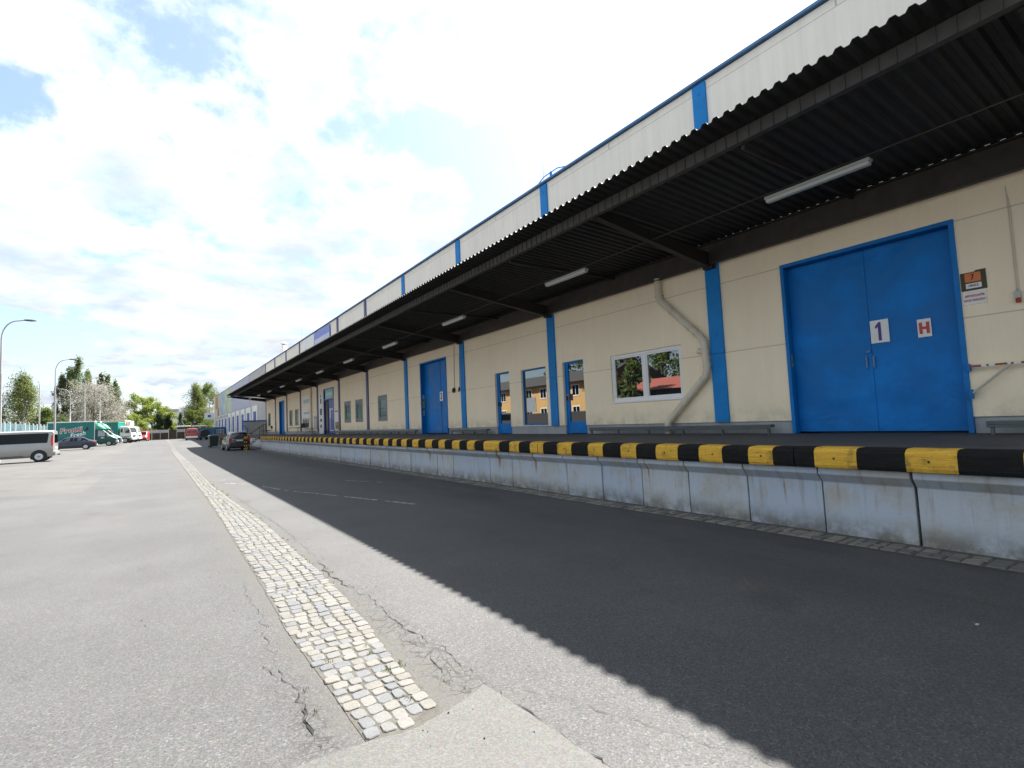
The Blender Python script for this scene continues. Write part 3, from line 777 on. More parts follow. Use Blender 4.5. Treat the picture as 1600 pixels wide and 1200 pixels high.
# striped timber
yel = [(-3.1, -2.6), (-2.1, -1.65), (-1.1, -.65), (-.1, .38), (.92, 1.38), (1.895, 2.362), (2.863, 3.357), (3.911, 4.27), (4.693, 5.099), (5.502, 5.953), (6.4, 6.772), (7.239, 7.651), (8.152, 8.609)]
yy = 9.1
while yy < 47.6:
    w = rng.uniform(.40, .50) if abs(yy - 11.0) > .5 else .75
    yel.append((yy, yy + w)); yy += w + rng.uniform(.42, .54)
beams = [-6, -.2, 3.62, 9.3, 13.4, 18.2, 22.3, 27.1, 31.4, 36.2, 40.4, 44.4, 48.2]
for a, b in zip(beams, beams[1:]):
    m = MB(); cuts = sorted(set([a + .008, b - .008] + [y for p in yel for y in p if a + .03 < y < b - .03]))
    dz = rng.uniform(-.006, .006); dx = rng.uniform(-.008, .008)
    fine = []
    for c0, c1 in zip(cuts, cuts[1:]):
        n = max(1, int((c1 - c0) / .12)); fine += [c0 + (c1 - c0) * i / n for i in range(n)]
    fine.append(cuts[-1]); rings = []
    for y in fine:
        j = lambda s_=.004: rng.uniform(-s_, s_)
        prof = [(7.055 + dx + j(), .862), (7.04 + dx + j(), .90 + j()), (7.038 + dx + j(), .98 + j()), (7.042 + dx + j(), 1.065 + j()), (7.075 + dx, 1.108 + dz + j(.003)), (7.14, 1.122 + dz + j(.003)), (7.32, 1.122 + dz), (7.32, .862)]
        rings.append([(x, y, z) for x, z in prof])
    o0 = len(m.v); k = len(rings[0])
    for r_ in rings: m.v += r_
    for i in range(len(rings) - 1):
        ymid = (fine[i] + fine[i + 1]) / 2; isy = any(p[0] < ymid < p[1] for p in yel)
        for q in range(k):
            m.f.append((i * k + q, i * k + (q + 1) % k, (i + 1) * k + (q + 1) % k, (i + 1) * k + q)); m.m.append(1 if isy else 0)
    m.f.append(tuple(range(k))); m.m.append(0); m.f.append(tuple((len(rings) - 1) * k + q for q in range(k))); m.m.append(0)
    ob = m.build('bumper_timber', [M_TB, M_TY]); ploc(ob, dock)
    # bolt holes in yellow fields
    for p in yel:
        if a < p[0] and p[1] < b:
            yc = (p[0] + p[1]) / 2 + rng.uniform(-.05, .05); h = MB(); h.tube([(7.034 + dx, yc, .985), (7.06, yc, .985)], .014, 8)
            ho = h.build('bolt', M_BLACK); ho.parent = ob

# dock steps with striped rails
st = thing('dock_steps', 'short steel steps with yellow and black striped rails at the end of the dock', 'steps', (6.6, 48.8, 0))
m = MB()
for i in range(5): m.box(6.15 + .19 * i, 6.15 + .19 * (i + 1) + .03, 48.32, 49.35, .22 * (i + 1) - .03, .22 * (i + 1))
ploc(m.build('tread', M_GREYS), st)


def striped(path0, path1, r, n, name, par):
    a, b = Vector(path0), Vector(path1); m = MB()
    for i in range(n):
        m.cur = i % 2; p, q = a.lerp(b, i / n), a.lerp(b, (i + 1) / n); m.tube([p, q], r, 6)
    return ploc(m.build(name, [M_TY, M_TB]), par)


for yr in (48.27, 49.4):
    striped((6.1, yr, 0), (6.1, yr, 1.1), .035, 7, 'post', st)
    striped((6.1, yr, .12), (7.15, yr, 1.05), .035, 9, 'stringer', st)
    striped((6.1, yr, 1.05), (6.55, yr, 1.42), .04, 4, 'handrail', st)
m = MB()
for yr in (48.27, 49.4):
    m.tube([(6.5, yr, 1.38), (7.6, yr, 2.15)], .022, 6); m.tube([(7.3, yr, 1.1), (7.3, yr, 1.96)], .022, 6); m.tube([(7.6, yr, 1.1), (7.6, yr, 2.15)], .022, 6)
ploc(m.build('upper_rail', M_PURLIN), st)

# ================================================================== WAREHOUSE
wh = thing('warehouse', 'long cream warehouse with blue doors and a dark corrugated canopy over its dock', 'warehouse', (30, 27, 0))
Y0, Y1 = -6.0, 66.98
holes_w = [(2.60, 5.43, 1.11, 4.57), (8.0, 10.41, 1.99, 3.305), (11.55, 12.53, 1.11, 3.366), (13.38, 14.81, 1.40, 3.35), (15.55, 16.53, 1.11, 3.402), (20.48, 23.26, 1.11, 4.56),
           (27.8, 29.3, 1.85, 3.33), (31.98, 33.5, 1.875, 3.325), (34.43, 35.9, 1.88, 3.33), (38.4, 41.2, 1.11, 4.57), (49.95, 51.4, 1.89, 3.41), (52.5, 53.95, 1.9, 3.42), (56.35, 58.95, 1.11, 4.55), (64.2, 65.7, 2.0, 3.55)]


def holed_wall(name, mt, x, y0, y1, z0, z1, holes, depth, par, up=True):
    ys = sorted({y0, y1} | {v for h in holes for v in h[:2] if y0 < v < y1}); zs = sorted({z0, z1} | {v for h in holes for v in h[2:] if z0 < v < z1})
    m = MB()
    for a, b in zip(ys, ys[1:]):
        for c, d_ in zip(zs, zs[1:]):
            yc, zc = (a + b) / 2, (c + d_) / 2
            if any(h[0] < yc < h[1] and h[2] < zc < h[3] for h in holes): continue
            m.quad((x, b, c), (x, a, c), (x, a, d_), (x, b, d_))
    for h in holes:
        a, b, c, d_ = h; c = max(c, z0); d_ = min(d_, z1)
        if c >= d_: continue
        m.quad((x, a, c), (x + depth, a, c), (x + depth, a, d_), (x, a, d_)); m.quad((x, b, c), (x, b, d_), (x + depth, b, d_), (x + depth, b, c))
        if h[3] <= z1: m.quad((x, a, d_), (x + depth, a, d_), (x + depth, b, d_), (x, b, d_))
        if h[2] >= z0: m.quad((x, a, c), (x, b, c), (x + depth, b, c), (x + depth, a, c))
    return ploc(m.build(name, mt, fixn=False), par)


holed_wall('wall', M_CREAM, XW, Y0, Y1, 1.372, 5.35, holes_w, .30, wh)
pl = holed_wall('plinth', M_PLINTH, XW + .035, Y0, Y1, 1.09, 1.372, holes_w, .265, wh)
m = MB(); m.box(XW, XW + .3, Y0, Y1, 5.352, 9.40); ploc(m.build('parapet', M_CREAM_UP), wh)
m = MB(); m.box(XW + .3, 50, Y0, Y0 + .3, 0, 9.3); m.box(XW + .05, 50, Y1 - .3, Y1 - .01, 1.2, 9.3); m.box(49.7, 50, Y0 + .3, Y1 - .3, 0, 9.3)
m.box(XW + .3, 49.7, Y0 + .3, Y1 - .3, 8.9, 9.1); ploc(m.build('back_wall', M_GREYW), wh)
m = MB(); m.box(XW + .31, XW + .36, Y0 + .3, Y1 - .3, 1.1, 8.9); ploc(m.build('inner_lining', M_DARK), wh)
m = MB(); m.box(XW - .075, XW + .33, Y0, Y1, 9.43, 9.483); m.box(XW - .09, XW - .077, Y0, Y1, 9.43, 9.485); ploc(m.build('roof_coping', M_COPING), wh)
for i, yp in enumerate(PIL):
    hw = .175
    m = MB(); y_a, y_b = yp - hw, yp + hw
    if i == len(PIL) - 1: y_a, y_b = yp - .2, yp - .005
    m.box(XW - .055, XW - .002, y_a, y_b, 1.375, 2.935); m.box(XW - .057, XW - .002, y_a, y_b, 2.945, 5.0)
    m.box(XW - .055, XW - .002, y_a, y_b, 5.5, 9.37)
    for z in (1.75, 3.35, 9.1): m.box(XW - .066, XW - .056, yp - .02, yp + .02, z, z + .07)
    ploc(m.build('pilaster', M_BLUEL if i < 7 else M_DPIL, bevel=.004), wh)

# ---- canopy
can = MB(); pit = .177; y = -6.0; k = 0; prof = []
while y < 66.7:
    prof += [(y, 0.0), (y + .055, 0.0), (y + .085, .045), (y + .145, .045)]; y += pit
xe, ze, xi, zi = 6.44, 5.71, XW - .09, 5.50
can.v = []
for (y, h) in prof: can.v += [(xe, y, ze + h), (xi, y, zi + h), (xi, y, zi + h + .006), (xe, y, ze + h + .006)]
for i in range(len(prof) - 1):
    a, b = i * 4, i * 4 + 4
    can.f += [(a, a + 1, b + 1, b), (a + 3, b + 3, b + 2, a + 2), (a, b, b + 3, a + 3), (a + 1, a + 2, b + 2, b + 1)]
can.m = [0] * len(can.f)
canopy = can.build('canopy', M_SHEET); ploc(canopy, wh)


def cpart(m, name, mt, bevel=0):
    o = m.build(name, mt, bevel=bevel); o.parent = canopy; o.matrix_parent_inverse = canopy.matrix_world.inverted(); return o


CP = thing('tmp', 'x', 'x'); bpy.data.objects.remove(CP)
bpy.context.view_layer.update()
# outer purlin (channel), wall beam, rafters
m = MB(); m.box(6.86, 6.88, Y0, 66.7, 5.47, 5.66); m.box(6.88, 6.96, Y0, 66.7, 5.47, 5.485); m.box(6.88, 6.96, Y0, 66.7, 5.645, 5.66)
y = Y0 + .05
while y < 66: m.box(6.845, 6.858, y, y + .012, 5.475, 5.655); y += .177
cpart(m, 'edge_purlin', M_PURLIN)
m = MB(); m.box(XW - .12, XW - .104, Y0, 66.7, 5.0, 5.53); m.box(XW - .22, XW - .121, Y0, 66.7, 4.985, 5.0); m.box(XW - .22, XW - .121, Y0, 66.7, 5.465, 5.48)
cpart(m, 'wall_beam', M_PURLIN)
for yp in PIL:
    if yp < Y0: continue
    yc = min(yp, 66.6)
    m = MB(); pts = [(XW - .13, 4.94), (XW - .13, 5.30), (9.9, 5.34), (6.97, 5.66), (6.97, 5.46)]
    m.prism(pts, 'y', yc - .008, yc + .008)
    m.prism([(XW - .13, 4.92), (XW - .13, 4.939), (6.97, 5.459), (6.97, 5.44)], 'y', yc - .07, yc + .07)
    m.box(XW - .2, XW - .06, yc - .12, yc + .12, 4.90, 5.02)
    if yp > 66: m.box(6.5, 6.97, yc - .05, yc + .05, 5.5, 5.6)
    cpart(m, 'rafter', M_BLACKS)
    if yp < 66:
        m = MB(); m.box(6.97, XW - .1, yc + 2.95, yc + 3.0, 5.40, 5.47); cpart(m, 'tie_bar', M_BLACKS)
m = MB(); m.tube([(8.49, Y0, 5.255), (8.49, 64, 5.255)], .011, 6); cpart(m, 'lamp_conduit', M_PURLIN)

# ---- doors and windows
def frame_ring(m, x0, x1, a, b, c, d_, w, wb=None):
    wb = w if wb is None else wb
    m.box(x0, x1, a, a + w, c, d_); m.box(x0, x1, b - w, b, c, d_); m.box(x0, x1, a + w, b - w, d_ - w, d_)
    if wb > 0: m.box(x0, x1, a + w, b - w, c, c + wb)


def big_door(a, b, z1, number, seamf, label):
    zf = DZ + .005
    m = MB(); c, d_ = zf, z1
    # steel frame standing 3 cm proud of the render
    m.box(XW - .03, XW + .02, a - .0, a + .07, c, d_); m.box(XW - .03, XW + .02, b - .07, b, c, d_); m.box(XW - .03, XW + .02, a + .07, b - .07, d_ - .07, d_)
    m.box(XW + .022, XW + .24, a + .005, a + .035, c, d_ - .035); m.box(XW + .022, XW + .24, b - .035, b - .005, c, d_ - .035); m.box(XW + .022, XW + .24, a + .036, b - .036, d_ - .065, d_ - .036)
    door = m.build('loading_door', M_BLUE, bevel=.004); ploc(door, wh); door['label'] = label
    ym = a + .04 + (b - a - .08) * seamf
    for (p, q) in ((a + .04, ym - .006), (ym + .006, b - .04)):
        L = MB(); L.box(XW + .19, XW + .235, p, q, zf + .025, d_ - .07)
        ob = L.build('door_leaf', M_BLUED, bevel=.006); ob.parent = door
    L = MB()
    for k_ in range(2):
        yc = a + (b - a) * (.27 + .46 * k_)
        for z in [zf + .15 + .1 * i for i in range(int((d_ - zf - .3) / .1))]: L.box(XW + .184, XW + .191, yc - .006, yc + .006, z, z + .012)
    L.box(XW + .175, XW + .189, ym - .03, ym + .03, zf + .03, d_ - .08)
    ob = L.build('rivet_row', M_BLUED); ob.parent = door
    L = MB(); z = 2.30
    L.box(XW + .155, XW + .174, ym - .075, ym - .04, z, z + .22); L.box(XW + .155, XW + .174, ym + .04, ym + .075, z, z + .22); L.box(XW + .14, XW + .174, ym - .02, ym + .05, z + .28, z + .32)
    ob = L.build('handle', M_COPING, bevel=.004); ob.parent = door
    return door


def plate(par, y0, y1, z0, z1, x, txt, size, mt, name='number_plate', pm=None, rot=0, sxx=1.0, bold=0.0):
    m = MB(); m.box(x - .006, x, y0, y1, z0, z1); ob = m.build(name, pm or M_WHITE); ob.parent = par
    if par.type == 'EMPTY': ob.matrix_parent_inverse = Matrix.Translation(-par.location)
    if txt:
        t_ = text_mesh(txt, size, mt, 'lettering', None, face_minus_x(x - .009, (y0 + y1) / 2, (z0 + z1) / 2), sx=sxx, bold=bold)
        t_.parent = ob if par.type == 'EMPTY' else par
        if par.type == 'EMPTY': pass
    return ob


d1 = big_door(2.60, 5.43, 4.57, '1', .50, 'blue steel double door with white plates 1 and H')
plate(d1, 3.68, 3.97, 2.74, 3.155, XW + .172, '', .1, M_PURP)
plate(d1, 3.068, 3.262, 2.742, 3.051, XW + .172, '', .1, M_REDP, name='hydrant_plate')
# the drawn "1" and "H"
m = MB(); yc = 3.835
m.prism([(yc - .035, 2.78), (yc + .012, 2.78), (yc + .012, 3.03), (yc + .055, 3.0), (yc + .055, 3.045), (yc - .005, 3.115), (yc - .035, 3.115)], 'x', XW + .158, XW + .165)
ob = m.build('digit_one', M_PURP); ob.parent = d1
m = MB(); yc = 3.165
for s_ in (-1, 1): m.box(XW + .158, XW + .165, yc + s_ * .05 - .022, yc + s_ * .05 + .022, 2.80, 2.995)
m.box(XW + .1585, XW + .1645, yc - .03, yc + .03, 2.875, 2.92); ob = m.build('letter_h', M_REDP); ob.parent = d1
m = MB(); m.box(XW + .07, XW + .13, 5.386, 5.393, 2.47, 2.55); m.box(XW + .05, XW + .12, 5.386, 5.393, 2.58, 2.72); ob = m.build('warning_sticker', M_YELST); ob.parent = d1
m = MB(); m.box(XW + .14, XW + .26, 2.7, 4.9, DZ + .001, DZ + .012); ploc(m.build('shadow_gap_strip', M_BLACK), wh)  # black strip painting in the shadow gap under the door leaves
d2 = big_door(20.48, 23.26, 4.56, '2', .36, 'blue steel double door with the white plate 2')
ob = plate(d2, 21.24, 21.56, 2.62, 3.05, XW + .172, '', .1, M_BLACK)
tt = text_mesh('2', .42, M_BLACK, 'digit_two', None, face_minus_x(XW + .160, 21.40, 2.835), sx=.72, bold=.008); tt.parent = d2
m = MB(); m.box(XW + .05, XW + .16, 23.216, 23.222, 2.35, 2.72); ob = m.build('warning_sticker', M_YELST); ob.parent = d2
m = MB(); m.box(XW + .06, XW + .15, 23.216, 23.222, 2.8, 3.0); m.box(XW + .07, XW + .15, 23.216, 23.222, 2.0, 2.25); ob = m.build('warning_sticker', M_LAMP); ob.parent = d2
m = MB(); m.box(XW + .165, XW + .172, 20.72, 20.86, 2.68, 2.84); ob = m.build('warning_sticker', M_OLIVE); ob.parent = d2
d4 = big_door(56.35, 58.95, 4.55, '4', .45, 'far blue steel double door near the end of the canopy')

# shop door (3)
m = MB(); frame_ring(m, XW - .02, XW + .10, 38.4, 41.2, DZ + .005, 4.57, .10, 0); m.box(XW - .018, XW + .09, 38.5, 41.1, 3.70, 3.80)
m.box(XW - .018, XW + .05, 38.5, 38.62, DZ + .01, 3.7)
sdoor = m.build('shop_door', M_NAVY); ploc(sdoor, wh); sdoor['label'] = 'violet blue shop door with white outlined pane and sign above'
m = MB(); m.box(XW + .08, XW + .12, 38.63, 40.1, DZ + .02, 3.69); ob = m.build('door_leaf', M_NAVY); ob.parent = sdoor
m = MB(); m.box(XW + .26, XW + .28, 40.1, 41.1, DZ + .02, 3.69); ob = m.build('dark_opening', M_DARK); ob.parent = sdoor
m = MB(); frame_ring(m, XW + .06, XW + .079, 38.8, 39.75, 1.35, 3.0, .07); ob = m.build('pane_trim', M_WHITE); ob.parent = sdoor
m = MB(); m.box(XW + .055, XW + .075, 39.55, 39.80, 2.3, 3.05); m.box(XW + .05, XW + .07, 38.66, 38.9, 2.2, 3.2); ob = m.build('notice', M_WHITE); ob.parent = sdoor
m = MB(); m.box(XW - .035, XW - .021, 38.55, 40.6, 3.78, 4.47); ob = m.build('shop_sign', mat('turquoise_sign', (0.22, 0.50, 0.52), 0.4)); ob.parent = sdoor
m = MB()
for i in range(6): m.box(XW - .040, XW - .036, 38.8 + i * .27, 38.95 + i * .27, 4.02, 4.25)
ob = m.build('sign_lettering', M_WHITE); ob.parent = sdoor


def window(a, b, c, d_, mt, gm, label, w=.06, mull=(), depth=.12, bars=0, sill=False):
    m = MB(); frame_ring(m, XW + depth - .05, XW + depth + .02, a + .003, b - .003, c + .003, d_ - .003, w)
    for y in mull: m.box(XW + depth - .045, XW + depth + .02, y - w * .75, y + w * .75, c + w, d_ - w)
    fr = m.build('window', mt, bevel=.004); ploc(fr, wh); fr['label'] = label
    ys = [a + w] + [v for y in mull for v in (y - w * .75, y + w * .75)] + [b - w]
    for i in range(0, len(ys), 2):
        g = MB(); g.box(XW + depth - .01, XW + depth + .005, ys[i], ys[i + 1], c + w, d_ - w); go = g.build('pane', gm); go.parent = fr
        s_ = MB(); frame_ring(s_, XW + depth - .035, XW + depth - .012, ys[i] + .002, ys[i + 1] - .002, c + w + .002, d_ - w - .002, w * .6); so_ = s_.build('sash', mt); so_.parent = fr
    if bars:
        g = MB()
        for i in range(bars): z = c + (d_ - c) * (i + 1) / (bars + 1); g.box(XW + depth - .06, XW + depth - .051, a + .01, b - .01, z - .012, z + .012)
        go = g.build('security_bar', M_GREYS); go.parent = fr
    if sill:
        g = MB(); g.box(XW - .035, XW + depth - .052, a - .02, b + .02, c - .03, c + .012); go = g.build('sill', mt); go.parent = fr
    return fr


window(8.0, 10.41, 1.99, 3.305, M_WHITEP, M_GLASS, 'white plastic two-pane window beside the bent drainpipe', .07, (9.22,), .09, 0, True)
M_FRG = mat('grey_blue_window_frame', (0.15, 0.17, 0.18), 0.5, var=0.08)
for (a, b, c, d_), lb in (((27.8, 29.3, 1.85, 3.33), 'small barred window alone between two pilasters, left of door 2'), ((31.98, 33.5, 1.875, 3.325), 'right one of the pair of small barred windows'), ((34.43, 35.9, 1.88, 3.33), 'left one of the pair of small barred windows')):
    window(a, b, c, d_, M_FRG, M_GLASSG, lb, .16, (), .06, 1)
for (a, b, c, d_), lb in (((49.95, 51.4, 1.89, 3.41), 'right one of the far pair of grey windows'), ((52.5, 53.95, 1.9, 3.42), 'left one of the far pair of grey windows'), ((64.2, 65.7, 2.0, 3.55), 'last grey window at the far end of the wall')):
    window(a, b, c, d_, M_FRG, M_GLASSG, lb, .08, (), .06, 0)


def glass_door(a, b, d_, label, sticker):
    dp = .14; c = DZ + .005
    m = MB(); frame_ring(m, XW + dp - .06, XW + dp + .02, a + .003, b - .003, c, d_ - .003, .05, 0); m.box(XW + dp - .05, XW + dp + .02, b - .16, b - .054, c, d_ - .055)
    m.box(XW + dp - .045, XW + dp + .02, a + .053, b - .161, c + .01, c + .37); m.box(XW + dp - .045, XW + dp + .015, a + .053, a + .075, c + .37, d_ - .055)
    o = m.build('glazed_door', M_NAVY if False else M_BLUED, bevel=.003); ploc(o, wh); o['label'] = label
    g = MB(); g.box(XW + dp - .02, XW + dp, a + .075, b - .161, c + .371, d_ - .056); go = g.build('pane', M_GLASS); go.parent = o
    h = MB(); h.box(XW + dp - .10, XW + dp - .051, b - .12, b - .09, 2.15, 2.30); ho = h.build('handle', M_BLACK); ho.parent = o
    if sticker:
        g = MB(); g.box(XW + dp - .058, XW + dp - .051, b - .15, b - .06, 2.16, 2.34); go = g.build('notice', M_ORANGE); go.parent = o
        g = MB(); g.box(XW + dp - .024, XW + dp - .0205, b - .30, b - .17, 2.15, 2.36); go = g.build('notice', M_TWIG); go.parent = o
    return o


glass_door(11.55, 12.53, 3.366, 'blue glazed door right of the pilaster, orange notice on its stile', True)
glass_door(15.55, 16.53, 3.402, 'blue glazed door left of the shop window', False)
m = MB(); frame_ring(m, XW + .07, XW + .16, 13.383, 14.807, 1.403, 3.347, .045); sw = m.build('shop_window', M_BLUED, bevel=.003); ploc(sw, wh); sw['label'] = 'large blue framed shop window with a white paper on the glass'
g = MB(); g.box(XW + .10, XW + .12, 13.43, 14.76, 1.45, 3.30); go = g.build('pane', M_GLASS); go.parent = sw
g = MB(); g.box(XW + .092, XW + .098, 14.13, 14.66, 1.86, 2.36); go = g.build('notice', M_WHITE); go.parent = sw

# ---- things fixed to the wall
pp = [(8.48, 5.05), (8.48, 4.60), (8.43, 4.47), (7.36, 3.40), (7.25, 3.25), (7.225, 2.62), (7.27, 2.46), (8.40, 1.42), (8.44, 1.35), (8.45, 1.12)]
m = MB(); m.tube([(XW - .12, y, z) for y, z in pp], .08, 14)
dp_ = m.build('drainpipe', M_PIPE, smooth=True); tag(dp_, 'beige drainpipe with a big sideways bend beside the white window', 'drainpipe')
m = MB()
for (y, z), (dy, dz) in (((8.48, 4.62), (0, -1)), ((8.12, 4.16), (-.7, -.7)), ((7.62, 3.66), (-.7, -.7)), ((7.5, 3.54), (-.7, -.7)), ((7.235, 3.05), (0, -1)), ((7.225, 2.70), (0, -1)), ((7.36, 2.375), (.73, -.68)), ((7.62, 2.13), (.73, -.68)), ((8.3, 1.51), (.73, -.68)), ((8.45, 1.24), (0, -1))):
    a = Vector((XW - .12, y, z)); d_ = Vector((0, dy, dz)).normalized(); m.tube([a, a + d_ * .05], .091, 14)
m.tube([(XW - .12, 7.24, 3.0), (XW - .12, 7.42, 3.06)], .07, 12)
ob = m.build('pipe_collar', M_PIPE, smooth=True); ob.parent = dp_
m = MB(); m.box(XW - .045, XW - .001, 8.40, 8.50, 4.6, 4.62); m.box(XW - .045, XW - .001, 7.15, 7.3, 2.8, 2.83); ob = m.build('bracket', M_GALV); ob.parent = dp_

for (a, b, lb) in ((-3.2, 2.38, 'grey steel bumper rail along the wall right of the door marked 1'), (5.70, 11.06, 'grey steel bumper rail along the wall under the white window'), (16.72, 19.64, 'short grey steel bumper rail between door 2 and the glazed doors'), (23.3, 37.2, 'longest grey steel bumper rail, running under the small barred windows')):
    t_ = thing('bumper_rail', lb, 'rail', (10.36, (a + b) / 2, DZ), group='bumper rails along the wall')
    m = MB(); m.box(10.26, 10.44, a, b, 1.255, 1.31); m.box(10.26, 10.275, a, b, 1.215, 1.254); ploc(m.build('rail', M_GREYS, bevel=.008), t_)
    n = max(2, round((b - a) / 1.05))
    for i in range(n + 1):
        y = a + .06 + (b - a - .12) * i / n; m = MB(); m.box(10.28, 10.33, y - .022, y + .022, DZ, 1.254); ploc(m.build('post', M_GREYS), t_)

sg = thing('gate_sign', 'dark board with orange plate 7 above a small white plate, beside the blue door', 'sign', (XW, 2.42, 3.5))
m = MB(); m.box(XW - .012, XW - .001, 2.275, 2.585, 3.365, 3.655); m.box(XW - .013, XW - .001, 2.275, 2.40, 3.654, 3.675); ploc(m.build('backboard', M_OLIVE), sg)
m = MB(); m.box(XW - .022, XW - .013, 2.335, 2.53, 3.495, 3.64); ploc(m.build('orange_plate', M_ORANGE), sg)
m = MB(); m.box(XW - .022, XW - .013, 2.335, 2.525, 3.395, 3.475); ploc(m.build('white_plate', M_WHITE), sg)
for tx, y, z, sz, mm in (('7', 2.437, 3.568, .13, M_BLACK), ('URNCE', 2.43, 3.436, .05, M_BLACK)):
    o = text_mesh(tx, sz, mm, 'lettering', None, face_minus_x(XW - .025, y, z), sx=.75); ploc(o, sg)
sg = thing('warning_sign', 'white sign with two lines of red lettering under the orange plate 7', 'sign', (XW, 2.43, 3.25))
m = MB(); m.box(XW - .014, XW - .001, 2.292, 2.572, 3.14, 3.348); ploc(m.build('plate', M_WHITE), sg)
for tx, z in (('NEPOVOLANÝM', 3.275), ('VSTUP ZAKÁZÁN !', 3.205)):
    o = text_mesh(tx, .052, M_REDP, 'lettering', None, face_minus_x(XW - .017, 2.432, z), sx=.62, bold=.0006); ploc(o, sg)
so_ = thing('wall_socket', 'grey socket box with red outlet hanging under a thin conduit right of the signs', 'socket', (XW, 1.94, 3.1))
m = MB(); m.box(XW - .06, XW - .002, 1.905, 1.975, 3.12, 3.23); m.tube([(XW - .04, 1.94, 3.23), (XW - .04, 1.94, 3.27)], .02, 8); ploc(m.build('box', M_LAMP, bevel=.008), so_)
m = MB(); m.tube([(XW - .045, 1.94, 3.12), (XW - .06, 1.935, 3.06)], .032, 10); ploc(m.build('outlet', M_RED), so_)
m = MB(); m.tube([(XW - .012, 1.95, 3.26), (XW - .012, 1.945, 4.5), (XW - .012, 1.95, 4.86)], .006, 6); m.tube([(XW - .012, 1.925, 3.26), (XW - .012, 1.92, 4.5), (XW - .012, 1.95, 4.8)], .006, 6); ploc(m.build('conduit', M_PIPE), so_)
for yb, lb, a_ in ((19.75, 'black hanging plug on a long cable right of door 2', .09), (19.28, 'small grey plug on a thin cable next to the pilaster', .045)):
    t_ = thing('hanging_plug', lb, 'plug', (XW - .05, yb, 3.0)); m = MB(); m.tube([(XW - .02, yb - .1, 4.95), (XW - .02, yb - .04, 4.2), (XW - .02, yb, 3.08)], .008, 5); ploc(m.build('cable', M_BLACK), t_)
    m = MB(); m.tube([(XW - .04, yb, 3.1), (XW - .05, yb + .01, 3.02), (XW - .06, yb + .04, 2.9)], [a_ * .5, a_, a_ * .5], 8); ploc(m.build('plug', M_DARK), t_)
t_ = thing('barrier_bar', 'red and white swing bar with a white diagonal brace right of the blue door', 'barrier', (XW - .1, 2.0, 2.16))
m = MB(); cu = [2.56, 2.42, 2.36, 2.33, 2.26, 2.12, 2.08, 2.05, 1.97, 1.5]
for i in range(len(cu) - 1):
    m.cur = i % 2; m.box(XW - .12, XW - .085, cu[i + 1], cu[i], 2.148, 2.176)
ploc(m.build('bar', [mat('dull_red_paint', (0.22, 0.05, 0.035), 0.6, var=.2), M_WHITE]), t_)
m = MB(); m.tube([(XW - .10, 2.55, 1.745), (XW - .10, 2.085, 2.15)], .018, 8); ploc(m.build('brace', mat('cream_paint', (0.50, 0.47, 0.40), 0.6)), t_)
m = MB(); m.box(XW - .11, XW - .03, 2.56, 2.60, 2.09, 2.2); m.box(XW - .11, XW - .03, 2.56, 2.60, 1.66, 1.80); ploc(m.build('hinge', M_BLUE), t_)

# ---- fluorescent lamps
def make_lamp(y):
    t_ = thing('fluorescent_lamp', 'x', 'lamp', (8.49, y, 5.2), group='fluorescent lamps under the canopy')
    m = MB(); m.prism([(-.065, -.0), (.065, 0), (.065, -.045), (-.065, -.045)], 'y', -.78, .78); ob = m.build('housing', M_LAMP, bevel=.006); ob.parent = t_
    m = MB(); m.prism([(-.06, -.046), (.06, -.046), (.045, -.10), (-.045, -.10)], 'y', -.765, .765); ob = m.build('diffuser', mat('ribbed_acrylic', (0.50, 0.53, 0.50), 0.3), bevel=.01); ob.parent = t_
    m = MB()
    for s_ in (-.6, .6): m.tube([(0, s_, .0), (0, s_, .06)], .008, 6)
    m.tube([(0, -.78, -.02), (.0, -.95, .045)], .006, 5); ob = m.build('hanger', M_BLACKS); ob.parent = t_
    return t_


LL = ['nearest and largest fluorescent lamp, over the door marked 1', 'fluorescent lamp over the white window and bent drainpipe', 'fluorescent lamp over the glazed doors, third from the camera', 'fluorescent lamp over door 2, fourth from the camera', 'fluorescent lamp above the lone small barred window',
      'fluorescent lamp above the pair of small barred windows', 'fluorescent lamp over the violet shop door', 'fluorescent lamp above the tall white notice boards', 'fluorescent lamp above the far pair of grey windows', 'fluorescent lamp over the farthest blue door', 'farthest fluorescent lamp, at the end of the canopy']
lp0 = make_lamp(3.70); lp0['label'] = LL[0]
for i in range(1, 11):
    c = copy_tree(lp0); c.location.y = 3.70 + 6.0 * i; c['label'] = LL[i]

# ---- notice boards, furniture on the deck
def board(name, lb, a, b, c, d_, mt, marks, mm, gp=None):
    t_ = thing(name, lb, 'notice board', (XW, (a + b) / 2, c), group=gp); m = MB(); m.box(XW - .03, XW - .005, a, b, c, d_); ploc(m.build('board', mt), t_)
    m = MB(); [m.box(XW - .036, XW - .031, *q) for q in marks]; ploc(m.build('marks', mm), t_)


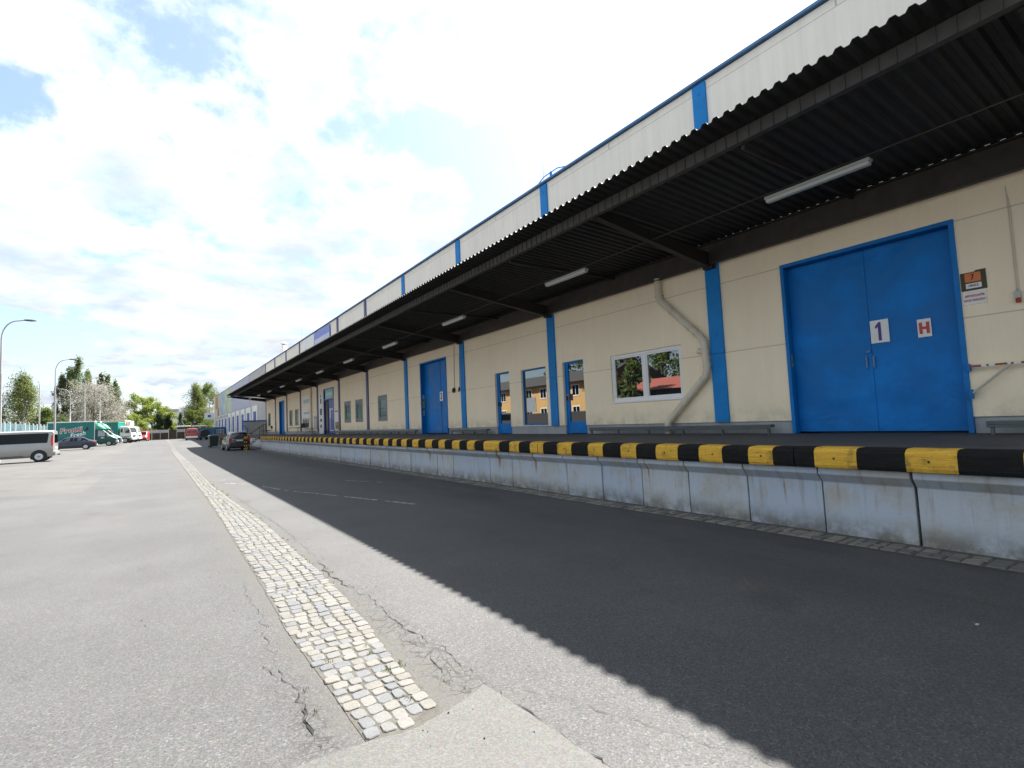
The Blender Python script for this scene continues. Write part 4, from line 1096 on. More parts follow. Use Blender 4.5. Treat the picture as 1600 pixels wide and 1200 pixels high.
M_INK = mat('dark_ink', (0.05, 0.055, 0.06), 0.7); rg = random.Random(4)
board('notice_board', 'upper white board with faint grey print between two far pilasters', 45.5, 48.2, 3.55, 4.35, M_WHITE, [(45.8 + i * .35, 46.0 + i * .35, 3.75 + rg.random() * .1, 4.1) for i in range(6)], M_GALV)
board('notice_board', 'tall white board with bold black strokes in its lower half', 45.7, 48.4, 1.5, 3.3, M_WHITE, [(45.9 + i * .2, 45.98 + i * .2 + rg.random() * .06, 1.95 + rg.random() * .1, 2.3 + rg.random() * .25) for i in range(12)] + [(46 + i * .3, 46.12 + i * .3, 1.6, 1.75) for i in range(7)] + [(46 + i * .5, 46.2 + i * .5, 2.85, 3.0) for i in range(4)], M_INK)
board('notice_board', 'narrow white vertical board with small symbols left of the shop door', 41.35, 42.6, 1.15, 4.3, M_WHITE, [(41.8, 42.1, 3.5, 3.9), (41.7, 42.2, 2.6, 3.1), (41.7, 42.2, 2.1, 2.3), (41.8, 42.2, 1.6, 1.85), (41.9, 42.1, 4.0, 4.2)], M_INK)
board('notice_board', 'narrow notice board with red heading right of the shop door', 37.25, 38.2, 2.0, 2.85, M_WHITE, [(37.35, 38.1, 2.7, 2.8)], M_RED)
board('notice_board', 'small brown notice low on the wall right of the shop door', 37.3, 38.1, 1.45, 1.98, mat('kraft_brown', (0.36, 0.26, 0.13), .7), [(37.5, 37.9, 1.6, 1.7)], M_TWIG)
board('notice_board', 'pale grey sheet low on the wall right of the tall pilaster pair', 43.3, 44.3, 1.5, 2.6, M_LAMP, [(43.4, 44.2, 2.4, 2.45)], M_INK)
for (y, lb) in ((44.9, 'tall thin downpipe between the notice boards'), (54.6, None)):
    if lb: m = MB(); m.tube([(XW - .08, y, 1.12), (XW - .08, y, 4.98)], .07, 10); tag(m.build('downpipe', M_PIPE, smooth=True), lb, 'downpipe')


def chair(lb, x, y, rz, gp):
    t_ = thing('metal_chair', lb, 'chair', (x, y, DZ), rz, gp)
    m = MB(); m.box(-.22, .22, -.22, .22, .44, .47); o = m.build('seat', M_BLACKS); o.parent = t_
    m = MB(); m.box(-.22, -.18, -.22, .22, .62, .92); o = m.build('backrest', M_BLACKS); o.parent = t_
    for sx_, sy_ in ((-1, -1), (-1, 1), (1, -1), (1, 1)):
        m = MB(); m.tube([(sx_ * .2, sy_ * .2, 0), (sx_ * .2, sy_ * .2, .92 if sx_ < 0 else .44)], .013, 6); o = m.build('leg', M_GALV); o.parent = t_


def table(lb, x, y, w, l, h, gp):
    t_ = thing('metal_table', lb, 'table', (x, y, DZ), 0, gp)
    m = MB(); m.box(-w / 2, w / 2, -l / 2, l / 2, h - .06, h); o = m.build('table_top', M_BLACKS); o.parent = t_
    for sx_ in (-1, 1):
        for sy_ in (-1, 1):
            m = MB(); m.tube([(sx_ * (w / 2 - .04), sy_ * (l / 2 - .04), 0), (sx_ * (w / 2 - .04), sy_ * (l / 2 - .04), h - .06)], .016, 6); o = m.build('leg', M_GALV); o.parent = t_


table('dark metal table standing on the dock under the tall white board', 9.5, 45.0, .8, 3.2, .62, 'tables on the dock')
chair('black chair at the near end of the table by the notice boards', 9.9, 42.9, .4, 'chairs on the dock')
chair('black chair at the far end of the table by the notice boards', 9.8, 44.3, -2.0, 'chairs on the dock')
table('low dark table near the last grey window at the end of the dock', 9.6, 61.5, .8, 1.6, .45, 'tables on the dock')
chair('black chair beside the low table at the end of the dock', 10.0, 61.0, 2.6, 'chairs on the dock')

# ---- parapet banners, roof flue, rods
bn_ = thing('roof_banner', 'blue and white banner fixed to the parapet above the canopy', 'banner', (XW, 42, 8))
m = MB(); m.box(XW - .09, XW - .06, 38.8, 43.45, 7.3, 9.30); ploc(m.build('blue_field', mat('banner_blue', (0.16, 0.22, 0.60), .5)), bn_)
m = MB(); m.box(XW - .09, XW - .06, 43.47, 46.9, 7.3, 9.30); ploc(m.build('white_field', M_WHITE), bn_)
m = MB()
for i in range(13): m.box(XW - .096, XW - .091, 39.0 + i * .33, 39.2 + i * .33, 8.25 if i % 3 else 8.35, 8.72)
for i in range(9): m.box(XW - .096, XW - .091, 38.9 + i * .5, 39.25 + i * .5, 7.4, 8.05 + (i % 2) * .12)
ploc(m.build('lettering', M_WHITE), bn_)
m = MB(); m.box(XW - .096, XW - .091, 46.0, 46.5, 7.5, 8.4); ploc(m.build('emblem', M_PURP), bn_)
fl = thing('roof_flue', 'white metal flue with a cap on the roof behind the parapet', 'flue', (11.6, 61, 9.1))
m = MB(); m.tube([(11.6, 61, 9.1), (11.6, 61, 10.9)], .26, 14); ploc(m.build('duct', M_WHITE, smooth=True), fl)
m = MB(); m.tube([(11.6, 61, 11.0), (11.6, 61, 11.08), (11.6, 61, 11.3)], [.38, .38, .05], 14); m.tube([(11.6, 61, 10.9), (11.6, 61, 11.0)], .2, 10); ploc(m.build('cap', M_GALV, smooth=True), fl)
for (y, h, lb) in ((13.1, .75, 'thin lightning rod on the parapet nearest the camera'), (31.2, .9, 'thin lightning rod on the parapet before the blue banner'), (48.6, 1.1, 'thin lightning rod on the parapet behind the blue banner')):
    m = MB(); m.tube([(XW + .1, y, 9.48), (XW + .1, y, 9.48 + h)], .008, 5); m.box(XW + .05, XW + .15, y - .05, y + .05, 9.487, 9.53)
    tag(m.build('lightning_rod', M_GALV), lb, 'lightning rod', 'lightning rods on the parapet')
t_ = thing('roof_ladder_hoop', 'blue steel bracket with a short rail on the roof edge', 'bracket', (XW, 12.6, 9.5))
m = MB(); m.tube([(XW - .05, 13.2, 9.5), (XW - .05, 12.9, 9.62), (XW - .05, 12.2, 9.62), (XW - .05, 11.8, 9.5)], .018, 6); m.box(XW - .08, XW - .02, 12.5, 12.56, 9.486, 9.64); ploc(m.build('rail', M_BLUEL), t_)

# ---- screen wall at the end of the deck
t_ = thing('screen_wall', 'low pale grey wall with a blue coping at the far end of the dock', 'wall', (9.4, 66.7, 1.1))
m = MB(); m.box(8.2, XW - .1, 66.62, 66.8, 1.1, 2.66); ploc(m.build('panel', M_GREYW), t_)
m = MB(); m.box(8.1, XW - .09, 66.55, 66.85, 2.66, 2.79); ploc(m.build('coping', M_BLUE), t_)
m = MB(); m.tube([(8.0, 66.3, 1.1), (8.0, 66.3, 2.9)], .04, 8); m.tube([(8.0, 66.3, 2.3), (8.3, 66.1, 2.1), (8.45, 66.0, 1.8), (8.45, 66.0, 1.1)], .05, 8)
tag(m.build('curved_handrail', M_BLUE, smooth=True), 'blue curved handrail in front of the grey screen wall', 'handrail')

# ================================================================== NEIGHBOUR BUILDING
nb = thing('depot_building', 'pale grey depot beyond the canopy with a row of blue roller doors in white frames', 'depot', (30, 101, 0))
bY0, bY1 = 67.02, 135.5
m = MB(); m.box(XW, 50, bY0, bY1, 0, 9.45); ploc(m.build('wall', M_GREYW), nb)
m = MB(); m.box(XW - .06, 50.1, bY0, bY1 + .05, 9.452, 9.53); ploc(m.build('coping', M_GALV), nb)
m = MB(); m.box(XW - .05, XW - .003, 134.4, 135.45, .4, 9.4); ploc(m.build('corner_strip', M_CREAM_UP), nb)
k = 0
for i in range(10):
    a = 74.15 + 5.86 * i
    if a > 132: break
    m = MB(); frame_ring(m, XW - .10, XW - .003, a - .95, a + 3.2, 1.1, 4.85, .75, 0); dr = m.build('roller_door', M_WHITE); ploc(dr, nb)
    m = MB(); m.box(XW - .06, XW - .003, a - .19, a + 2.44, 1.1, 4.09 + .35 * 0); o = m.build('shutter', M_NAVY); o.parent = dr
m = MB(); m.box(8.9, XW - .02, 75, 133, 0, 1.08); ploc(m.build('ramp', M_PURLIN), nb)
pan = [(126.3, 131.5, 6.6, 9.1, mat('faded_orange_panel', (.42, .20, .055), .6), 'orange picture panel'), (127.2, 131.5, 4.95, 6.55, mat('beige_panel', (.5, .46, .40), .6), 'beige picture panel'), (124.0, 126.8, 5.0, 6.55, mat('dusty_red_panel', (.36, .16, .12), .6), 'dusty red picture panel'),
       (100.9, 113.4, 5.0, 9.3, mat('pale_green_panel', (.40, .47, .37), .6, var=.35, vscale=.9), 'pale green picture panel'), (113.5, 120.0, 5.0, 9.3, mat('pale_blue_panel', (.30, .42, .50), .6, var=.35, vscale=.7), 'pale blue picture panel'),
       (80.0, 100.7, 5.0, 9.3, mat('lilac_panel', (.38, .39, .50), .6, var=.12, vscale=.8), 'lilac striped panel')]
for a, b, c, d_, mt, lb in pan:
    m = MB(); m.box(XW - .05, XW - .004, a, b, c, d_); o = m.build('picture_panel', mt); ploc(o, nb); o['label'] = lb
m = MB()
for i in range(14): m.box(XW - .12, XW - .104, 108 + i * 1.6, 109 + i * 1.6, 4.3, 4.75)
ploc(m.build('lettering', M_GALV), nb)
bs = thing('box_sign', 'white box sign with a blue mark on the far corner of the depot', 'sign', (9.6, 135, 5.2))
m = MB(); m.box(8.7, 10.5, 134.8, 135.1, 4.6, 6.0); ploc(m.build('cabinet', mat('sign_white', (.55, .6, .66), .4)), bs)
m = MB(); m.box(9.3, 9.9, 134.78, 134.797, 5.0, 5.5); ploc(m.build('mark', M_NAVY), bs)
for i in range(3):
    y = 80 + i * 17
    m = MB(); [m.tube([(8.95, y + j * 3, 1.08), (8.95, y + j * 3, 2.0)], .03, 6) for j in range(5)]; m.tube([(8.95, y, 2.0), (8.95, y + 12, 2.0)], .03, 6); m.tube([(8.95, y, 1.55), (8.95, y + 12, 1.55)], .02, 6)
    tag(m.build('ramp_railing', M_GALV), ['nearest ramp railing in front of the depot doors', 'middle ramp railing in front of the depot doors', 'farthest ramp railing in front of the depot doors'][i], 'railing', 'railings along the depot ramp')

# ================================================================== VEHICLES
def interp(st, x):
    if x <= st[0][0]: return st[0]
    for a, b in zip(st, st[1:]):
        if x <= b[0]:
            f = (x - a[0]) / (b[0] - a[0]); return tuple(p + (q - p) * f for p, q in zip(a, b))
    return st[-1]


def loft_body(st, sub=True):
    """stations (x, bottom, belt, top, half width low, half width top)"""
    m = MB(); rings = []
    for x, z0, zb, zt, w, wt in st:
        zb = min(zb, zt - .01); e = min(.09, (zt - zb) * .45); h = zb - z0
        half = [(w * .90, z0), (w * .985, z0 + h * .22), (w, z0 + h * .62), (w * .985, zb), (wt + (w * .985 - wt) * .12 * 0, zt - e), (wt - min(.10, e * 1.1), zt - e * .12), (wt * .45, zt)]
        rings.append([(x, -y, z) for y, z in half] + [(x, y, z) for y, z in reversed(half)])
    k = len(rings[0])
    for r in rings: m.v += r
    for i in range(len(rings) - 1):
        for q in range(k): m.f.append((i * k + q, i * k + (q + 1) % k, (i + 1) * k + (q + 1) % k, (i + 1) * k + q)); m.m.append(0)
    m.f.append(tuple(range(k))); m.f.append(tuple((len(rings) - 1) * k + q for q in range(k))); m.m += [0, 0]
    return m


def side_y(st, x, z):
    _, z0, zb, zt, w, wt = interp(st, x); zb = min(zb, zt - .01); e = min(.09, (zt - zb) * .45)
    if z <= zb: return w
    return w * .985 + (wt - w * .985) * min(1, (z - zb) / (zt - e - zb))


def side_glass(par, st, poly, mt, name='side_window', off=.014, sides=(-1, 1)):
    for s_ in sides:
        m = MB(); n = len(poly)
        m.v = [(x, s_ * (side_y(st, x, z) + off), z) for x, z in poly] + [(x, s_ * (side_y(st, x, z) - .03), z) for x, z in poly]
        m.f = [tuple(range(n)), tuple(range(2 * n - 1, n - 1, -1))] + [(i, (i + 1) % n, (i + 1) % n + n, i + n) for i in range(n)]; m.m = [0] * len(m.f)
        o = m.build(name, mt); o.parent = par


def wheels(par, xs, w, r, wd=.2, mt_rim=None, hub=True):
    for x in xs:
        for s_ in (-1, 1):
            y0, y1 = s_ * (w - wd), s_ * (w + .005)
            ti = MB(); R = [(0, r * .60), (.0, r * .93), (.14, r), (.86, r), (1, r * .93), (1, r * .60)]
            n = 22; ti.v = [(x + rr * math.cos(2 * PI * a / n), y0 + (y1 - y0) * f, r + rr * math.sin(2 * PI * a / n)) for f, rr in R for a in range(n)]
            for i in range(5):
                for a in range(n): ti.f.append((i * n + a, i * n + (a + 1) % n, (i + 1) * n + (a + 1) % n, (i + 1) * n + a)); ti.m.append(0)
            wh_ = ti.build('wheel', M_BLACK, smooth=True); wh_.parent = par
            rm = MB(); yf = y1 - s_ * .001
            rm.tube([(x, y0 + (y1 - y0) * .5, r), (x, yf - s_ * .004, r)], r * .62, n)
            for a in range(5):
                an = a * 2 * PI / 5; c, s2 = math.cos(an), math.sin(an); p = r * .60; q = r * .09
                rm.add([(x + c * .0 - s2 * q, yf, r + c * q), (x + c * p - s2 * q * 1.5, yf, r + s2 * p + c * q * 1.5), (x + c * p + s2 * q * 1.5, yf, r + s2 * p - c * q * 1.5), (x + s2 * q, yf, r - c * q)], [(0, 1, 2, 3)])
            o = rm.build('rim', mt_rim or M_RIM); o.parent = wh_


def arch(par, x, r, w):
    for s_ in (-1, 1):
        m = MB(); n = 16; pts = [(x + r * math.cos(PI * i / n), r * .92 + r * math.sin(PI * i / n)) for i in range(n + 1)] + [(x - r, .18), (x + r, .18)]
        m.prism(pts, 'y', s_ * (w - .2), s_ * (w + .007)); o = m.build('wheel_arch', M_BLACK); o.parent = par


def bx(par, name, mt, *b, bevel=0, lab=None):
    m = MB(); m.box(*b); o = m.build(name, mt, bevel=bevel); o.parent = par
    if lab: o['label'] = lab
    return o


def paint(name, col, metal=0.3, rough=0.32, coat=0.6): return mat(name, col, rough, metal, var=0.04, vscale=2, coat=coat)


P_SILV = paint('silver_car_paint', (0.34, 0.335, 0.32), .45)
P_NAVY = paint('dark_navy_car_paint', (0.018, 0.026, 0.045))
P_CHAR = paint('charcoal_car_paint', (0.045, 0.047, 0.050))
P_GRN = paint('dark_green_van_paint', (0.006, 0.065, 0.054), 0.0, 0.5, 0.1)
P_LGRN = paint('light_green_fairing_paint', (0.04, 0.27, 0.17), 0.0, 0.6, 0.0)
P_WHT = paint('white_lorry_paint', (0.62, 0.60, 0.57), 0.0)
P_RED = paint('red_van_paint', (0.42, 0.03, 0.025), 0.0)
M_TEAL = mat('teal_box_side', (0.006, 0.15, 0.135), 0.45, var=0.08)
M_CREAMB = mat('cream_box_side', (0.55, 0.40, 0.14), 0.5, var=.05)

# ---- silver minibus (front to +x locally)
def silver_van(x, y, rz):
    v = thing('minibus', 'silver minibus with dark tinted windows parked at the left edge', 'minibus', (x, y, gz(x, y)), rz)
    st = [(-2.39, .42, 1.05, 1.70, .86, .74), (-2.36, .34, 1.05, 1.90, .92, .77), (-2.25, .30, 1.05, 1.95, .945, .79), (-1.0, .28, 1.05, 1.97, .95, .80), (.9, .28, 1.05, 1.96, .95, .79), (1.25, .28, 1.05, 1.88, .95, .77), (1.85, .28, 1.04, 1.30, .94, .80), (2.2, .28, .92, 1.05, .90, .82), (2.38, .32, .75, .82, .78, .70)]
    b = loft_body(st).build('body', P_SILV, smooth=True); b.parent = v
    side_glass(v, st, [(-2.08, 1.17), (.05, 1.17), (.42, 1.36), (.47, 1.72), (.40, 1.77), (-2.10, 1.77), (-2.14, 1.70)], M_GLASSD)
    side_glass(v, st, [(.72, 1.20), (1.55, 1.20), (1.22, 1.76), (.74, 1.78)], M_GLASS)
    side_glass(v, st, [(-2.37, .99), (-2.27, .96), (-2.23, 1.25), (-2.26, 1.62), (-2.35, 1.66)], M_TAIL, 'taillight', .02)
    bx(v, 'rear_window', M_GLASSD, -2.405, -2.385, -.68, .68, 1.15, 1.68); bx(v, 'bumper', P_SILV, -2.47, -2.36, -.86, .86, .36, .62, bevel=.03)
    bx(v, 'tow_hitch', M_BLACK, -2.60, -2.46, -.05, .05, .36, .44); bx(v, 'number_plate', M_PLATE, -2.41, -2.39, -.26, .26, .78, .9)
    m = MB(); m.add([(1.27, -.66, 1.87), (1.27, .66, 1.87), (1.86, .76, 1.31), (1.86, -.76, 1.31)], [(0, 1, 2, 3)]); m.v = [(a + .012, b_, c + .012) for a, b_, c in m.v]; o = m.build('windscreen', M_GLASSD); o.parent = v
    for s_ in (-1, 1):
        bx(v, 'headlight', M_LENS, 2.24, 2.34, s_ * .78 - .12, s_ * .78 + .12, .68, .86, bevel=.02)
        bx(v, 'door_handle', M_BLACK, .60, .68, s_ * .957 - .012, s_ * .957 + .012, .98, 1.14, bevel=.01)
        bx(v, 'sill_trim', mat('grey_plastic_trim', (.10, .10, .10), .6), -.95, 1.15, s_ * .947 - .008, s_ * .947 + .012, .30, .42)
        bx(v, 'door_seam', M_BLACK, .535, .545, s_ * .945 - .005, s_ * .945 + .008, .35, 1.16)
    arch(v, -1.70, .39, .945); arch(v, 1.45, .39, .945); wheels(v, (-1.70, 1.45), .955, .335)
    return v


silver_van(-7.78, 44.15, PI)


def sedan(x, y, rz):
    v = thing('hatchback_car', 'dark navy sloping-back car parked between the silver minibus and the green van', 'car', (x, y, gz(x, y)), rz)
    st = [(-2.15, .40, .70, .86, .62, .58), (-2.08, .26, .82, .93, .78, .66), (-1.75, .20, .86, 1.05, .85, .62), (-1.25, .18, .88, 1.30, .865, .60), (-.75, .18, .88, 1.405, .87, .60), (.1, .18, .87, 1.42, .87, .60), (.55, .18, .86, 1.30, .87, .61), (1.15, .18, .84, .97, .86, .68), (1.6, .20, .74, .86, .84, .70), (2.05, .24, .62, .72, .76, .62), (2.18, .30, .50, .56, .62, .52)]
    b = loft_body(st).build('body', P_NAVY, smooth=True); b.parent = v
    side_glass(v, st, [(-1.50, .93), (-.32, .92), (-.32, 1.30), (-.80, 1.30), (-1.15, 1.22)], M_GLASSD); side_glass(v, st, [(-.24, .92), (.92, .91), (.45, 1.24), (-.05, 1.31), (-.24, 1.31)], M_GLASSD)
    m = MB(); m.add([(-1.95, -.52, .98), (-1.95, .52, .98), (-1.2, .50, 1.335), (-1.2, -.50, 1.335)], [(0, 1, 2, 3)]); o = m.build('rear_window', M_GLASSD); o.parent = v
    m = MB(); m.add([(.58, -.52, 1.31), (.58, .52, 1.31), (1.14, .60, 1.0), (1.14, -.60, 1.0)], [(0, 1, 2, 3)]); o = m.build('windscreen', M_GLASSD); o.parent = v
    for s_ in (-1, 1):
        bx(v, 'taillight', M_TAIL, -2.12, -1.86, s_ * .70 - .13, s_ * .70 + .135, .66, .82, bevel=.03); bx(v, 'headlight', M_LENS, 1.95, 2.1, s_ * .6 - .13, s_ * .6 + .13, .54, .66, bevel=.02)
        bx(v, 'side_moulding', mat('grey_plastic_trim', (.10, .10, .10), .6), -1.0, 1.1, s_ * .868 - .008, s_ * .868 + .012, .52, .58)
    bx(v, 'bumper', P_NAVY, -2.2, -2.05, -.74, .74, .32, .56, bevel=.03); bx(v, 'number_plate', M_PLATE, -2.215, -2.2, -.26, .26, .44, .54)
    arch(v, -1.28, .33, .862); arch(v, 1.28, .33, .862); wheels(v, (-1.28, 1.28), .872, .31)
    return v


sedan(-7.72, 73.3, PI)


def rear_car():
    x, y = 5.66, 51.7
    v = thing('compact_car', 'charcoal compact car seen from behind, parked in the shade beside the dock steps', 'car', (x, y, gz(x, y)), PI / 2 + .06)
    st = [(-1.95, .36, .90, 1.02, .74, .66), (-1.90, .24, .92, 1.20, .82, .66), (-1.72, .20, .93, 1.47, .85, .64), (-1.5, .18, .93, 1.54, .855, .63), (-.2, .18, .92, 1.58, .86, .62), (.45, .18, .90, 1.50, .86, .62), (1.2, .18, .88, 1.02, .85, .66), (1.7, .2, .78, .88, .82, .64), (1.92, .3, .56, .62, .7, .55)]
    b = loft_body(st).build('body', P_CHAR, smooth=True); b.parent = v
    m = MB(); m.add([(-1.925, -.60, 1.06), (-1.925, .60, 1.06), (-1.735, .54, 1.44), (-1.735, -.54, 1.44)], [(0, 1, 2, 3)]); m.v = [(a - .015, b_, c) for a, b_, c in m.v]; o = m.build('rear_window', M_GLASSD); o.parent = v
    side_glass(v, st, [(-1.45, .98), (-.35, .97), (-.35, 1.44), (-1.35, 1.40)], M_GLASS); side_glass(v, st, [(-.27, .97), (.95, .95), (.42, 1.40), (-.27, 1.45)], M_GLASS)
    for s_ in (-1, 1):
        bx(v, 'taillight', M_TAIL, -1.99, -1.84, s_ * .73 - .09, s_ * .73 + .10, .78, 1.08, bevel=.03); bx(v, 'wing_mirror', M_BLACK, .75, .86, s_ * .95 - .1, s_ * .95 + .1, .95, 1.08, bevel=.03)
    bx(v, 'bumper', mat('dark_bumper', (.03, .03, .032), .55), -2.06, -1.9, -.80, .80, .28, .62, bevel=.04); bx(v, 'number_plate', M_PLATE, -1.975, -1.95, -.26, .26, .78, .89); bx(v, 'chrome_strip', M_RIM, -1.985, -1.95, -.55, .55, .92, .95)
    m = MB()
    for s_ in (-1, 1): m.tube([(-1.4, s_ * .58, 1.59), (.2, s_ * .58, 1.62)], .018, 6)
    o = m.build('roof_rail', M_RIM); o.parent = v
    wheels(v, (-1.22, 1.25), .862, .31)


rear_car()


def red_van(x, y, rz, lb, face_rear=True):
    v = thing('red_van', lb, 'van', (x, y, gz(x, y)), rz)
    st = [(-2.0, .40, 1.0, 1.60, .78, .70), (-1.96, .30, 1.0, 1.80, .82, .72), (-1.8, .25, 1.0, 1.85, .84, .73), (.4, .22, 1.0, 1.86, .84, .72), (.75, .22, 1.0, 1.78, .84, .70), (1.3, .22, .98, 1.18, .83, .72), (1.85, .25, .80, .92, .80, .66), (2.0, .3, .6, .66, .7, .55)]
    b = loft_body(st).build('body', P_RED, smooth=True); b.parent = v
    for s_ in (-1, 1):
        bx(v, 'rear_window', M_GLASSG, -2.015, -1.98, s_ * .34 - .26, s_ * .34 + .26, 1.18, 1.52); bx(v, 'taillight', M_TAIL, -2.01, -1.93, s_ * .75 - .05, s_ * .75 + .05, .85, 1.3); bx(v, 'headlight', M_LENS, 1.86, 1.95, s_ * .58 - .14, s_ * .58 + .14, .62, .8, bevel=.02)
    bx(v, 'door_seam', M_BLACK, -2.012, -1.98, -.006, .006, .6, 1.75); bx(v, 'bumper', M_WHITE, -2.1, -1.97, -.80, .80, .36, .66, bevel=.03); bx(v, 'bumper', M_BLACK, 1.95, 2.06, -.74, .74, .3, .55, bevel=.03)
    side_glass(v, st, [(.3, 1.05), (1.15, 1.05), (.72, 1.68), (.3, 1.7)], M_GLASS)
    m = MB(); m.add([(.78, -.6, 1.76), (.78, .6, 1.76), (1.30, .66, 1.2), (1.30, -.66, 1.2)], [(0, 1, 2, 3)]); m.v = [(a + .012, b_, c + .012) for a, b_, c in m.v]; o = m.build('windscreen', M_GLASSD); o.parent = v
    wheels(v, (-1.3, 1.3), .83, .30)


red_van(4.55, 98.0, PI / 2 - .05, 'red van with a white rear bumper standing at the far end of the yard')
red_van(-2.3, 122.0, -PI / 2 - .1, 'red van half hidden behind the white lorries')


def box_van(x, y, rz, lb, txt):
    v = thing('box_van', lb, 'box van', (x, y, gz(x, y)), rz, 'green box vans and lorries in the parking row')
    # cab
    st = [(1.05, .35, 1.25, 2.28, .92, .80), (1.35, .30, 1.25, 2.30, .95, .80), (1.75, .30, 1.25, 2.20, .96, .78), (2.55, .30, 1.18, 1.42, .96, .80), (3.05, .30, 1.0, 1.15, .92, .78), (3.28, .38, .80, .88, .80, .66)]
    b = loft_body(st).build('cab', P_GRN, smooth=True); b.parent = v
    side_glass(v, st, [(1.30, 1.30), (2.28, 1.28), (1.95, 1.75), (1.70, 2.02), (1.32, 2.05)], M_GLASS)
    m = MB(); m.add([(1.79, -.68, 2.18), (1.79, .68, 2.18), (2.55, .76, 1.44), (2.55, -.76, 1.44)], [(0, 1, 2, 3)]); m.v = [(a + .05, b_ * .93, c + .045) for a, b_, c in m.v]; o = m.build('windscreen', M_GLASSD); o.parent = v
    # wind deflector over the cab
    m = MB(); rings = []
    for xx, zz, w in ((1.02, 3.02, .92), (1.25, 3.0, .90), (1.55, 2.84, .84), (1.85, 2.52, .74), (2.05, 2.26, .62)):
        rings.append([(xx, -w, 2.18), (xx, -w, (zz + 2.18) / 2), (xx, -w * .8, zz - .03), (xx, 0, zz), (xx, w * .8, zz - .03), (xx, w, (zz + 2.18) / 2), (xx, w, 2.18)])
    for r in rings: m.v += r
    for i in range(4):
        for q in range(6): m.f.append((i * 7 + q, i * 7 + q + 1, i * 7 + q + 8, i * 7 + q + 7)); m.m.append(0)
    m.f += [tuple(range(7)), tuple(range(28, 35))]; m.m += [0, 0]
    o = m.build('wind_deflector', P_LGRN, smooth=True); o.parent = v
    bx(v, 'cargo_box', M_TEAL, -3.55, 1.0, -1.05, 1.05, .85, 3.16)
    m = MB(); m.box(-3.57, 1.02, -1.07, 1.07, 3.16, 3.30); m.box(.96, 1.02, -1.07, -1.045, .85, 3.16); m.box(-3.57, -3.5, -1.07, -1.045, .85, 3.16); m.box(.96, 1.02, 1.045, 1.07, .85, 3.16); o = m.build('box_trim', M_WHITE); o.parent = v
    bx(v, 'chassis', M_BLACK, -3.4, 2.4, -.7, .7, .45, .84); bx(v, 'bumper', M_GALV, 3.1, 3.36, -.9, .9, .38, .68, bevel=.05)
    for s_ in (-1, 1): bx(v, 'headlight', M_LENS, 3.05, 3.24, s_ * .70 - .16, s_ * .70 + .16, .78, 1.0, bevel=.03); bx(v, 'wing_mirror', M_BLACK, 2.05, 2.2, s_ * 1.1 - .1, s_ * 1.1 + .1, 1.35, 1.75, bevel=.02)
    if txt:
        rot = .11
        for s_, rz_ in ((-1, 0),):
            o = text_mesh('Frutti', .92, M_WHITE, 'lettering', None, face_minus_y(-1.35, -1.056, 2.20, rot), bold=.045, sx=1.05, extr=.001, shear=.15); o.parent = v
            o = text_mesh('Frutti', .92, mat('dull_red_lettering', (.35, .05, .045), .5), 'lettering', None, face_minus_y(-1.35, -1.062, 2.20, rot), bold=.01, sx=1.05, extr=.001, shear=.15); o.parent = v
            o = text_mesh('Fresh', .70, M_WHITE, 'lettering', None, face_minus_y(-.70, -1.060, 1.62, rot + .1), bold=.012, sx=1.0, extr=.001, shear=.35); o.parent = v
            m = MB(); m.prism([(-.1, 2.05), (.35, 2.62), (.38, 2.15)], 'y', -1.0535, -1.051); o = m.build('lettering', M_BLACK); o.parent = v
    bx(v, 'door_emblem', M_WHITE, 1.6, 1.95, -.975, -.965, 1.02, 1.1); bx(v, 'door_emblem', M_WHITE, 1.72, 1.83, -.975, -.965, 1.12, 1.2)
    wheels(v, (-2.2, 2.42), .95, .34, mt_rim=M_GALV)
    return v


box_van(-7.62, 85.6, 0.0, 'nearest green box van with red and white lettering, parked behind the navy car', True)
box_van(-7.35, 89.4, 0.0, 'second green box van, showing only its cab and pale green wind deflector', False)


